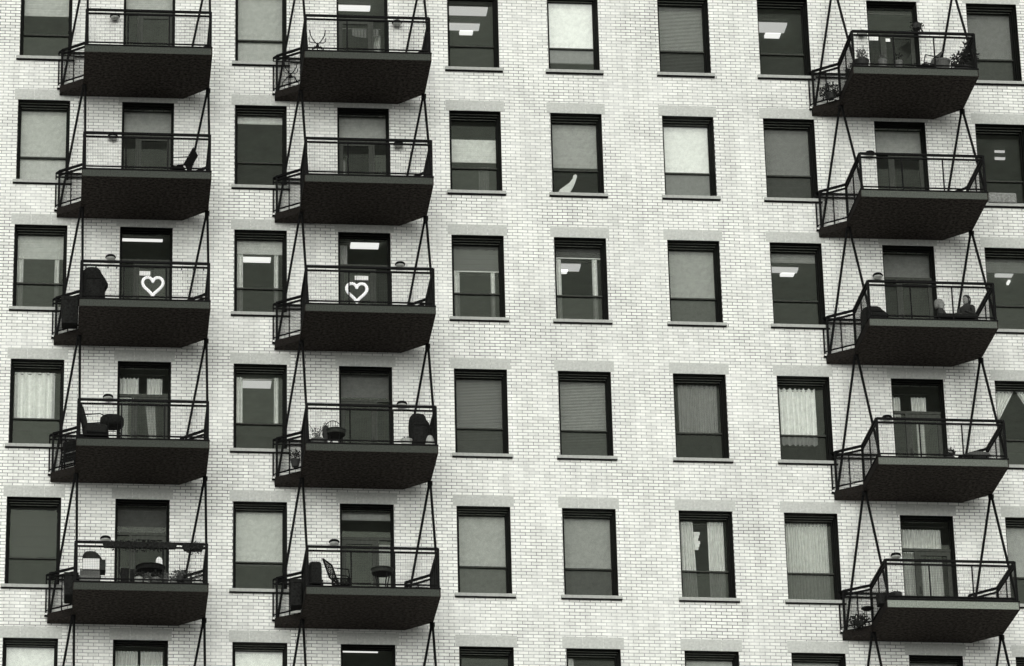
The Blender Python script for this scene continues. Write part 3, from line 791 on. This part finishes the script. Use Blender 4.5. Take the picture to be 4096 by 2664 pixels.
# cushioned lounge chair and drum shaped side table
t = thing("lounge_chair", B(1, 3, -0.42, -1.75), "dark cushioned lounge chair beside the drum side table, left balcony stack", "chair", "chairs on the balconies")
MB().loft([(-.02, 0, 0.17, .22, .24), (-.02, 0, .20, .25, .26), (-.02, 0, .33, .25, .26), (-.02, 0, .37, .21, .23)], 24, 5).build("seat_cushion", M["fabric"], t, smooth=True)
m = MB(); P = [(-.24, .30), (-.27, .5), (-.33, .72), (-.37, .86)]
m.loft([(px, 0, pz, .055 if i < 3 else .03, .24 if i < 3 else .18) for i, (px, pz) in enumerate(P)], 20, 4)
m.build("back_cushion", M["fabric"], t, smooth=True)
m = MB()
for q in (-.25, .25):
    m.path([(-.24, q, 0), (-.22, q, .2), (.2, q, .17), (.24, q, 0)], 0.014); m.path([(-.29, q, .55), (.05, q, .58), (.22, q, .5), (.2, q, .17)], 0.013)
m.build("frame", M["iron"], t)
t = thing("drum_table", B(1, 3, -0.12, -1.45), "dark drum shaped side table on thin legs beside the lounge chair", "table")
MB().lathe([(.225, .52), (.24, .55), (.245, .62), (.24, .69), (.22, .715)], n=24).build("drum_top", M["cover"], t, smooth=True)
for a_ in range(4):
    q = a_ * math.pi / 2 + .6; MB().tube((.19 * math.cos(q), .19 * math.sin(q), .53), (.21 * math.cos(q), .21 * math.sin(q), 0), .012).build("leg", M["iron"], t)
for z in (.18, .34): MB().path([(.2 * math.cos(q * .3142 * 2), .2 * math.sin(q * .3142 * 2), z) for q in range(11)], .009).build("stretcher", M["iron"], t)

# grill with hood and white cloth
t = thing("hooded_grill", B(1, 4, -0.47, -1.55), "grill with domed dark hood and white cloth hung over its front", "barbecue", "barbecues on the balconies")
MB().loft([(0, 0, .60, .19, .2), (0, 0, .66, .20, .2), (-.02, 0, .74, .17, .18), (-.03, 0, .80, .12, .13), (-.03, 0, .83, .05, .06)], 24, 3).build("hood", M["steel"], t, smooth=True)
MB().box(-.19, .14, -.17, .17, .42, .60).build("firebox", M["iron"], t)
m = MB()
m.loft([(-.02, -.195, .395, .165, .006), (-.02, -.20, .50, .168, .007), (-.02, -.195, .62, .165, .006)], 24, 8)
m.build("white_cloth", M["paper"], t)
MB().box(.15, .27, -.16, .16, .40, .62).build("side_shelf", M["steel"], t)
MB().tube((-.34, -.1, .70), (-.18, -.1, .70), .012).build("hood_handle", M["iron"], t)
m = MB().box(-.24, .16, -.17, .17, .12, .38); m.build("cabinet", M["wicker"], t)
for q in ((-.22, -.15), (.14, -.15), (-.22, .15), (.14, .15)): MB().tube((q[0], q[1], 0), (q[0], q[1], .42), .015).build("leg", M["iron"], t)

def planter(c, r, x0, x1, y, h, lab, hang=0.13, n=260):
    t = thing("railing_planter", B(c, r, x0, y, h), lab, "planter", "planters hung on the railing")
    L = x1 - x0
    m = MB(); m.loft([(L / 2, 0, 0, L / 2 - .03, .05), (L / 2, 0, .1, L / 2, .07)], 24, 8); m.build("trough", M["cover"], t)
    m = MB(); m.leaves((L / 2, 0, .09), (L / 2, .09, .07), n, .05); m.leaves((L / 2, -.06, .0), (L / 2 * .9, .05, .09), n // 2, .045, -1); m.build("foliage", M["leaf"], t)
    MB().bar((.1, .06, .1), (.1, .06, .16), .02, .02).build("hook", M["iron"], t)
planter(1, 4, -.28, 1.21, -2.19, .70, "long planter of trailing leaves hung on the railing", n=520)
planter(1, 4, 1.31, 1.74, -2.19, .67, "short planter of trailing leaves at the right end of the railing", n=240)

def round_table(c, r, x, y, rad, h, lab, mat="steel", mesh=True):
    t = thing("round_table", B(c, r, x, y), lab, "table", "round tables on the balconies")
    MB().lathe([(rad * .97, h - .025), (rad, h - .015), (rad, h), (rad * .98, h + .003)], n=28).build("table_top", M[mat], t)
    m = MB(); m.lathe([(rad * .9, h - .10), (rad * .93, h - .09), (rad * .93, h - .03), (rad * .9, h - .028)], n=24); m.build("apron", M[mat], t)
    for k in range(4):
        q = k * math.pi / 2 + .5; m = MB(); m.path([(rad * .8 * math.cos(q), rad * .8 * math.sin(q), h - .05), (rad * .5 * math.cos(q), rad * .5 * math.sin(q), h * .45), (rad * .75 * math.cos(q), rad * .75 * math.sin(q), 0)], .012)
        m.build("leg", M["iron"], t)
    m = MB(); m.path([(rad * .5 * math.cos(q * .6283), rad * .5 * math.sin(q * .6283), h * .45) for q in range(11)], .008); m.build("stretcher", M["iron"], t)
round_table(1, 4, .70, -1.5, .30, .55, "dark round table among plants and boxes, lowest left balcony", "cover")
round_table(3, 3, -.20, -1.65, .22, .46, "small round wire table in front of the bowed wire chair")
round_table(3, 4, .74, -1.4, .23, .64, "round dark table on curved legs in front of the door")
t = thing("white_plate", B(1, 4, .885, -1.1, .0), "tall white oval plate standing behind the dark round table", "plate")
MB().lathe([(.005, -.01), (.07, -.008), (.1, 0), (.1, .006), (.07, .004), (.005, 0)], n=24, sx=.72, sy=1.2).build("plate", M["white"], t, (0, 0, .80)).rotation_euler = (R(84), 0, R(10))
m = MB(); m.tube((0, .02, 0), (0, .02, .74), .012); m.lathe([(.12, 0), (.11, .02), (.02, .03)], (0, .02, 0), 14); m.build("stand", M["iron"], t)

def crate(c, r, x0, x1, y, h, lab, mat="cover", d=.28):
    t = thing("storage_box", B(c, r, (x0 + x1) / 2, y), lab, "box", "storage boxes on the balconies")
    w = (x1 - x0) / 2
    MB().loft([(0, 0, 0, w * .94, d / 2 * .94), (0, 0, h * .86, w, d / 2)], 24, 10).build("body", M[mat], t)
    MB().loft([(0, 0, h * .865, w * 1.05, d / 2 * 1.05), (0, 0, h, w * 1.05, d / 2 * 1.05)], 24, 10).build("lid", M[mat], t)
crate(1, 4, .10, .27, -1.7, .40, "dark storage box left of the round table"); crate(1, 4, .29, .38, -1.7, .38, "narrow dark box squeezed beside the storage box")
crate(1, 4, -.62, .6, -1.35, .17, "long low dark chest along the floor of the crowded balcony", d=.3)

def potted(c, r, x, y, w, h, lab, pot="pot", leaf="leaf", rad=(.12, .12, .14), n=160, size=.06, lift=.08, up=.6, spikes=0, kind="potted_plant"):
    t = thing(kind, B(c, r, x, y), lab, "potted plant", "potted plants on the balconies")
    MB().lathe([(w * .33, 0), (w * .36, .01), (w * .49, h * .85), (w * .52, h * .86), (w * .52, h), (w * .45, h), (w * .44, h * .9), (.01, h * .9)], n=20).build("pot", M[pot], t, smooth=False)
    m = MB()
    if n: m.leaves((0, 0, h + lift), rad, n, size, up)
    for k in range(spikes):
        q = random.uniform(0, 6.28); l = random.uniform(.6, 1) * rad[2] * 2.2; s_ = random.uniform(.05, .22)
        m.path([(0.02 * math.cos(q), .02 * math.sin(q), h), (s_ * .5 * math.cos(q), s_ * .5 * math.sin(q), h + l * .6), (s_ * math.cos(q), s_ * math.sin(q), h + l)], .007, 4)
    m.build("foliage", M[leaf], t)
    return t
potted(1, 4, 1.16, -1.85, .18, .16, "small potted plant between round table and bushy pot", "pot", "paleleaf", (.1, .1, .1), 110, .045)
potted(1, 4, 1.40, -1.8, .24, .18, "bushy dark plant in a pot at the right end of the crowded balcony", "darkpot", "leaf", (.15, .13, .12), 260, .05)
potted(1, 4, 1.64, -1.9, .16, .14, "little pot by the railing corner of the crowded balcony", "palepot", "paleleaf", (.09, .09, .09), 90, .04)

for x, y, w_, h_, lab in ((.46, -1.95, .17, .16, "low dark pot left of the pale shoes under the round table"), (.62, -1.98, .13, .12, "tiny pale pot under the round table"),
                     (.80, -1.92, .19, .17, "leafy pot under the right half of the round table"), (.98, -1.96, .15, .14, "small clay pot right of the round table legs"), (1.28, -1.98, .14, .2, "slim dark pot before the bushy plant")):
    potted(1, 4, x, y, w_, h_, lab.replace(" left of the pale shoes", ""), "palepot" if "pale" in lab else "darkpot" if "dark" in lab else "pot", "leaf" if w_ > .15 else "paleleaf", (w_ * .7, w_ * .6, .09), 120, .05, .05)
crate(1, 4, -.72, -.30, -1.98, .15, "flat pale crate on the floor in front of the hooded grill", "wicker", .2)
# antler shaped metal ornaments
def antler(c, r, x, y, lab, s=1.0):
    t = thing("antler_stand", B(c, r, x, y), lab, "ornament", "antler ornaments"); t.scale = (s, s, s)
    m = MB()
    for k in range(5):
        q = k * 2 * math.pi / 5 + .3; m.path([(0, 0, .20), (.1 * math.cos(q), .1 * math.sin(q), .19), (.2 * math.cos(q), .2 * math.sin(q), .10), (.22 * math.cos(q), .22 * math.sin(q), 0)], .011)
    m.build("foot", M["iron"], t)
    MB().lathe([(.015, .17), (.035, .2), (.035, .25), (.02, .27), (.028, .3), (.01, .32)], n=10).build("hub", M["iron"], t)
    for q in (-1, 1):
        MB().path([(0, 0, .28), (q * .06, 0, .34), (q * .11, 0, .42), (q * .15, 0, .5), (q * .165, .0, .62)], .012).path([(q * .05, 0, .32), (q * .12, .03, .33), (q * .17, .04, .37), (q * .18, .04, .46)], .010).build("antler", M["iron"], t)
antler(3, 0, -.545, -1.85, "black metal antler ornament on splayed feet behind the front railing"); antler(3, 0, -1.03, -.50, "black metal antler ornament in the angled left corner of the balcony", .85)

# wire chair with bowed back
t = thing("wire_chair", B(3, 3, -.22, -1.25), "bowed wire back chair behind the small round table", "chair", "chairs on the balconies")
m = MB()
for a_ in (.20, .0): pass
arc = [(.21 * math.cos(q), .02, .50 + .34 * math.sin(q)) for q in [math.pi * k / 14 for k in range(15)]]
m.path(arc, .009)
for k in range(-3, 4): m.tube((k * .045, .02, .5), (k * .05, .02, .5 + .34 * math.sqrt(max(0, 1 - (k * .05 / .21) ** 2))), .005, 4)
m.path([(.21, .02, .62), (-.21, .02, .62)], .005); m.build("backrest", M["iron"], t)
MB().lathe([(.20, .43), (.215, .445), (.20, .455)], (0, -.15, 0), 20).build("seat", M["iron"], t)
for q in ((-.16, 0), (.16, 0), (-.16, -.3), (.16, -.3)): MB().tube((q[0], q[1], .44), (q[0] * 1.15, q[1] - .02, 0), .01).build("leg", M["iron"], t)
potted(3, 3, -.57, -1.75, .28, .22, "pale spiky plant in a grey pot at the left railing corner", "wicker", "paleleaf", (.12, .1, .14), 70, .05, .12, 1.0, 9)
potted(3, 3, -.41, -1.68, .12, .52, "tall narrow dark vase beside the small round table", "darkpot", "leaf", (.05, .05, .05), 40, .03, .03)
t = potted(3, 3, 1.22, -1.88, .24, .20, "low round pale pot at the foot of the covered barbecue", "palepot", "paleleaf", (.1, .1, .04), 60, .04, .0)
t = thing("lantern", B(3, 3, 1.70, -1.88), "pale bell shaped lantern beside the covered barbecue", "lantern")
MB().lathe([(.1, .0), (.11, .02), (.11, .05), (.06, .06)], n=18).build("base", M["palepot"], t)
MB().lathe([(.10, .07), (.095, .14), (.08, .22), (.05, .29), (.02, .31)], n=18).build("shade", M["palepot"], t, smooth=True)
m = MB().path([(-.05, 0, .29), (-.03, 0, .37), (.03, 0, .37), (.05, 0, .29)], .008); m.build("handle", M["iron"], t)

# mesh chair, covered box
t = thing("covered_box", B(3, 4, -.62, -1.65), "dark covered box on short legs at the left railing of its balcony", "box", "storage boxes on the balconies")
MB().loft([(0, 0, .2, .12, .15), (0, 0, .24, .125, .15), (0, 0, .5, .12, .15), (-.01, 0, .62, .118, .15), (-.01, 0, .64, .10, .13)], 24, 6, .02).build("cover", M["cover"], t)
for q in ((-.1, -.12), (.1, -.12), (-.1, .12), (.1, .12)): MB().tube((q[0], q[1], 0), (q[0], q[1], .22), .014).build("leg", M["iron"], t)
t = thing("mesh_chair", B(3, 4, -.15, -1.65), "metal mesh chair with tilted lattice back, facing right", "chair", "chairs on the balconies")
def lattice(m, o_, u, v, n, k, r):
    o_, u, v = Vector(o_), Vector(u), Vector(v)
    for i in range(-k, n + 1):
        a0 = max(0, i / n); a1 = min(1, (i + k) / n)
        if a1 > a0: m.tube(o_ + u * a0 + v * ((a0 * n - i) / k), o_ + u * a1 + v * ((a1 * n - i) / k), r, 4); m.tube(o_ + u * a0 + v * (1 - (a0 * n - i) / k), o_ + u * a1 + v * (1 - (a1 * n - i) / k), r, 4)
    m.path([o_, o_ + u, o_ + u + v, o_ + v, o_], r * 2.4)
m = MB(); lattice(m, (-.20, -.2, .28), (.20, .36, .0), (-.13, .02, .40), 4, 4, .008); m.build("backrest", M["iron"], t)
m = MB(); lattice(m, (-.15, -.2, .27), (.36, .0, .0), (.03, .40, .0), 5, 5, .006); m.build("seat", M["iron"], t)
MB().path([(-.24, -.2, .5), (.18, -.2, .46), (.2, -.2, .27)], .012).build("armrest", M["iron"], t); MB().path([(-.22, .2, .5), (.2, .2, .46), (.22, .2, .27)], .012).build("armrest", M["iron"], t)
for q in ((-.13, -.2), (.2, -.2), (-.1, .2), (.22, .2)): MB().tube((q[0], q[1], .27), (q[0], q[1], 0), .012).build("leg", M["iron"], t)
t = tag(MB().loft([(0, 0, 0, .32, .2), (0, 0, .12, .32, .2), (0, 0, .19, .26, .16)], 24, 3, .04).build("folded_tarp", M["cover"], None, B(3, 4, 1.48, -1.5)), "dark folded tarpaulin lying at the right end of the balcony floor", "tarpaulin")

# plants of the top right balcony
potted(8, 0, -.575, -1.8, .30, .30, "big dark pot with feathery plant at the left railing corner, right balcony stack", "darkpot", "paleleaf", (.13, .12, .15), 150, .05, .1, 1.0, 6)
potted(8, 0, -.13, -1.8, .19, .32, "pale pot with sparse plant, second from the left on the plant balcony", "pot", "paleleaf", (.09, .09, .1), 60, .04, .06)
potted(8, 0, .22, -1.8, .16, .31, "narrow grey pot in front of the door on the plant balcony", "pot", "leaf", (.09, .09, .12), 70, .05, .06)
potted(8, 0, 1.15, -1.8, .33, .34, "wide round banded pot under the folding chair end of the plant balcony", "wicker", "leaf", (.13, .12, .04), 60, .05, .0)
t = potted(8, 0, 1.66, -1.55, .40, .30, "large leafy bush filling the right end of the plant balcony", "darkpot", "leaf", (.30, .25, .25), 700, .07, .12, .4)
MB().leaves((.16, .0, .62), (.17, .2, .36), 420, .07, .8).build("tall_foliage", M["leaf"], t)
sling_chair(8, 0, .92, -1.4, R(-70), "folding chair with pale seat back between door and round pot, plant balcony", 0.86, "wicker", "folding_chair")
potted(8, 0, -1.02, -.52, .22, .12, "bushy plant spilling over the angled left corner of the plant balcony", "darkpot", "leaf", (.26, .16, .2), 420, .06, .03)
potted(8, 0, -.70, -1.25, .22, .2, "dark bushy plant behind the left side railing of the plant balcony", "darkpot", "leaf", (.12, .32, .2), 420, .06, .05)
t = thing("hanging_plant", (CX[8] + 1.02, -.30, ROW[0] - .72), "trailing plant hanging on the wall right of the door, plant balcony", "hanging plant")
MB().lathe([(.02, -.12), (.09, -.1), (.11, 0), (.1, .01)], n=14).build("basket", M["darkpot"], t); MB().leaves((0, 0, -.05), (.16, .12, .14), 220, .05, -.5).build("foliage", M["leaf"], t)
MB().path([(0, 0, .0), (0, 0, .16), (0, .30, .2)], .006).build("bracket", M["iron"], t)

# things behind the left corner railings
crate(1, 4, -1.02, -.74, -1.05, .46, "dark chest behind the side railing of the crowded balcony", d=.6)
for k in range(2):
    t = thing("folded_chair", B(1, 3, -1.02 + .06 * k, -.34 - .10 * k), ("outer" if k else "inner") + " of two folded chairs leaning in the angled corner behind the lounge chair", "chair", "chairs on the balconies", R(-38))
    m = MB()
    for q in (-.2, .2): m.tube((q, 0, 0), (q * .9, .12, .66), .014); m.tube((q * .85, .05, 0), (q * .8, .02, .6), .012)
    m.tube((-.2, .0, .04), (.2, .0, .04), .01); m.build("frame", M["iron"], t)
    m = MB()
    for z in (.2, .27, .34, .42, .49, .56, .62): m.bar((-.19, .045 + z * .1, z), (.19, .045 + z * .1, z), .012, .04)
    m.build("slats", M["cover"], t)
crate(1, 2, -1.2, -.84, -.66, .60, "tall dark box in the angled corner behind the covered barbecue", d=.34)
crate(3, 4, -1.07, -.84, -.80, .55, "dark box in the angled corner behind the covered box", d=.34)
potted(3, 3, -.96, -.74, .2, .16, "small leafy pot in the angled corner behind the wire chair", "darkpot", "leaf", (.13, .12, .12), 150, .05)
potted(8, 4, -.70, -1.35, .24, .36, "pale rimmed pot left of two at the back of the lowest right balcony", "pot", "leaf", (.1, .1, .05), 50, .04, 0)
potted(8, 4, -.47, -1.3, .24, .42, "taller dark pot right of two at the back of the lowest right balcony", "darkpot", "leaf", (.1, .1, .05), 50, .04, 0)
crate(8, 4, -.96, -.62, -1.75, .22, "dark crate in front of the two pots at the left railing")
potted(8, 4, -1.06, -.46, .2, .08, "bushy plant in the angled corner of the lowest right balcony", "darkpot", "leaf", (.26, .16, .16), 380, .055, .0)
t = thing("small_stool", B(8, 4, -.93, -.66), "small dark stool in the angled left corner above the bushy plant", "stool")
MB().lathe([(.12, .29), (.13, .30), (.13, .315), (.12, .32)], n=16).build("seat", M["iron"], t)
for k in range(3): MB().tube((.08 * math.cos(k * 2.09), .08 * math.sin(k * 2.09), .3), (.11 * math.cos(k * 2.09), .11 * math.sin(k * 2.09), 0), .01).build("leg", M["iron"], t)
tag(MB().box(-.80, 1.80, -2.06, -2.04, SLAB + .02, SLAB + .085).build("toe_board", M["cover"], BAL[8, 4]), None)
potted(8, 3, .85, -1.25, .18, .36, "small dark bush in a pot beside the door, fourth row of the right stack", "darkpot", "leaf", (.12, .1, .10), 170, .05, .08)
t = thing("hoop_chair", B(8, 3, 1.38, -1.45), "low round hoop chair at the right end of its balcony", "chair", "chairs on the balconies")
m = MB(); ring = [(.28 * math.cos(k * .3142), .26 * math.sin(k * .3142), .34 + .11 * math.sin(k * .3142)) for k in range(21)]
m.path(ring, .016, 8); m.build("hoop", M["iron"], t)
m = MB(); m.lathe([(.02, .16), (.12, .18), (.2, .24), (.26, .33)], n=20, sy=.93); m.build("seat", M["wicker"], t, smooth=True)
for k in range(4):
    q = k * 1.57 + .78; MB().path([(.2 * math.cos(q), .2 * math.sin(q), .28), (.24 * math.cos(q), .24 * math.sin(q), 0)], .012).build("leg", M["iron"], t)

# ---------------------------------------------------------------- the two people
def skinned(name, pts, edges, mat, parent, sub=2):
    """one continuous surface grown from joints with a radius each; the first point is the root"""
    me = bpy.data.meshes.new(name); me.from_pydata([p[:3] for p in pts], edges, []); me.materials.append(mat)
    o = bpy.data.objects.new(name, me); COL.objects.link(o); o.parent = parent
    o.modifiers.new("skin", 'SKIN').use_smooth_shade = True
    for i, p in enumerate(pts):
        d = me.skin_vertices[0].data[i]; rr = p[3]
        d.radius = rr if isinstance(rr, tuple) else (rr, rr); d.use_root = (i == 0)
    s = o.modifiers.new("sub", 'SUBSURF'); s.levels = sub; s.render_levels = sub
    return o
def hand(pts, ed, w, d, side):
    """palm with five curled fingers from wrist index w along direction d"""
    W0 = Vector(pts[w][:3]); d = Vector(d).normalized(); up = Vector((0, 0, 1)); s = d.cross(up).normalized() * side
    P = W0 + d * .05; pts.append((*P, .022)); pi = len(pts) - 1; ed.append((w, pi))
    for k, (off, l) in enumerate(((-.024, .045), (-.008, .055), (.008, .052), (.024, .04))):
        a_ = P + s * off + d * .035; b_ = a_ + d * l * .6 - up * .012; c_ = b_ + d * l * .3 - up * .03
        i = len(pts); pts.extend([(*a_, .008), (*b_, .0075), (*c_, .006)]); ed.extend([(pi, i), (i, i + 1), (i + 1, i + 2)])
    a_ = W0 + d * .025 - s * .03; b_ = a_ - s * .015 + d * .03 - up * .01
    i = len(pts); pts.extend([(*a_, .010), (*b_, .008)]); ed.extend([(pi, i), (i, i + 1)])
def sitter(c, r, x, y, rz, s, lab, hair, recline, yaw, cat="person"):
    t = thing("person", B(c, r, x, y), lab, cat, None, rz); t.scale = (s, s, s)
    # local: faces -y ; hips at origin height .40
    k = recline
    hip = Vector((0, 0, .42)); 
    def sp(h): return Vector((0, k * h, .42 + h * math.sqrt(1 - k * k * .8)))
    ch, sh, nk, hd = sp(.26), sp(.42), sp(.50), sp(.62)
    pts = [(*hip, (.15, .12)), (*sp(.12), (.135, .105)), (*ch, (.15, .11)), (*sh, (.10, .08)), (*nk, .05), (*sp(.535), .05)]
    ed = [(0, 1), (1, 2), (2, 3), (3, 4), (4, 5)]
    for q in (-1, 1):
        i = len(pts)
        S = sh + Vector((q * .17, 0, -.02)); E = S + Vector((q * .05, -.10, -.24)); Wr = E + Vector((-q * .08, -.20, .02))
        pts += [(*S, .058), (*E, .043), (*Wr, .03)]; ed += [(3, i), (i, i + 1), (i + 1, i + 2)]
        hand(pts, ed, i + 2, (-q * .3, -.9, -.15), q)
        i = len(pts)
        Hq = hip + Vector((q * .09, -.02, -.02)); K = Hq + Vector((q * .04, -.42, .04 + .05 * k)); An = K + Vector((0, -.10 - .25 * k, -.40)); To = An + Vector((q * .02, -.17, -.02))
        pts += [(*Hq, .085), (*K, .06), (*An, .04), (*To, .03)]; ed += [(0, i), (i, i + 1), (i + 1, i + 2), (i + 2, i + 3)]
    body = skinned("body", pts, ed, M["shirt"], t)
    # head with face
    he = bpy.data.objects.new("head_pivot", None)
    bpy.data.objects.remove(he)
    m = MB(); n = 20; secs = []
    for z, hx, hy, oy in ((-.125, .028, .035, -.035), (-.105, .045, .058, -.03), (-.07, .060, .078, -.016), (-.03, .070, .090, -.004), (.01, .076, .098, .002), (.05, .076, .098, .006), (.085, .066, .084, .010), (.108, .045, .058, .012), (.118, .015, .02, .012)):
        secs.append((0, oy, z, hx, hy))
    m.loft(secs, n, 2.1)
    m.loft([(0, -.105, -.045, .010, .012), (0, -.112, -.035, .014, .018), (0, -.098, .0, .008, .012), (0, -.09, .02, .005, .006)], 8, 2)
    for q in (-1, 1): m.loft([(q * .078, .01, -.035, .008, .014), (q * .082, .012, -.01, .010, .022), (q * .08, .014, .02, .008, .018)], 8, 2)
    h = m.build("head", M["skin"], t, hd, smooth=True); h.rotation_euler = (-k * .3, 0, yaw)
    e = MB()
    for q in (-1, 1): e.lathe([(.003, -.009), (.012, -.004), (.012, .004), (.003, .009)], (q * .032, -.088, .006), 8, 1, .5)
    e.box(-.024, .024, -.098, -.085, -.078, -.070); e.build("face_features", M["hair"], h)
    m = MB(); m.loft([(0, .045, -.09, .072, .062), (0, .035, -.04, .086, .078), (0, .018, .02, .088, .098), (0, .012, .075, .082, .098), (0, .012, .11, .06, .074), (0, .012, .128, .02, .03)], 20, 2.2, .03)
    m.build("hair", hair, h, smooth=True)
    # trousers as a loose cover over the legs
    for q in (-1, 1):
        a_ = hip + Vector((q * .09, -.02, -.02)); K = a_ + Vector((q * .04, -.42, .04 + .05 * k)); An = K + Vector((0, -.09 - .22 * k, -.34))
        skinned("trouser_leg", [(*a_, .095), (*K, .07), (*An, .052)], [(0, 1), (1, 2)], M["trousers"], t)
    return t
def garden_chair(c, r, x, y, rz, s, lab, back=.86, rec=.18):
    t = thing("garden_chair", B(c, r, x, y), lab, "chair", "chairs on the balconies", rz); t.scale = (s, s, s)
    MB().box(-.25, .25, -.26, .22, .29, .325).build("seat", M["fabric"], t)
    m = MB(); m.add([(-.24, .2, .31), (.24, .2, .31), (.24, .2 + rec, back), (-.24, .2 + rec, back), (-.24, .23, .31), (.24, .23, .31), (.24, .23 + rec, back), (-.24, .23 + rec, back)],
                    [(0, 1, 2, 3), (4, 7, 6, 5), (0, 4, 5, 1), (3, 2, 6, 7), (0, 3, 7, 4), (1, 5, 6, 2)]); m.build("backrest", M["fabric"], t)
    for q in ((-.23, -.24), (.23, -.24), (-.23, .2), (.23, .2)): MB().tube((q[0], q[1], .3), (q[0], q[1], 0), .014).build("leg", M["iron"], t)
    for q in (-.27, .27): MB().path([(q, .25, .52), (q, -.22, .5), (q, -.24, .3)], .014).build("armrest", M["iron"], t)
PS = 0.86
garden_chair(8, 2, 1.44, -1.07, R(-38), PS, "dark garden chair under the dark haired sitting person", .62)
sitter(8, 2, 1.44, -1.10, R(-38), PS * 1.03, "dark haired person in a dark top sitting by the right railing", M["hair"], .10, R(-12))
garden_chair(8, 2, 1.09, -.62, R(62), PS * 1.1, "low garden chair under the pale haired reclining person", .60, .18)
sitter(8, 2, 1.09, -.66, R(62), PS * 1.12, "pale haired person in dark clothes leaning back beside the door", M["palehair"], .16, R(5))
t = thing("low_bench", B(8, 2, 1.1, -1.62), "long low dark bench in front of the two sitting people", "bench")
MB().box(-.42, .42, -.13, .13, .25, .31).build("seat", M["cover"], t)
for q in ((-.38, -.1), (.38, -.1), (-.38, .1), (.38, .1)): MB().box(q[0] - .02, q[0] + .02, q[1] - .02, q[1] + .02, 0, .25).build("leg", M["cover"], t)
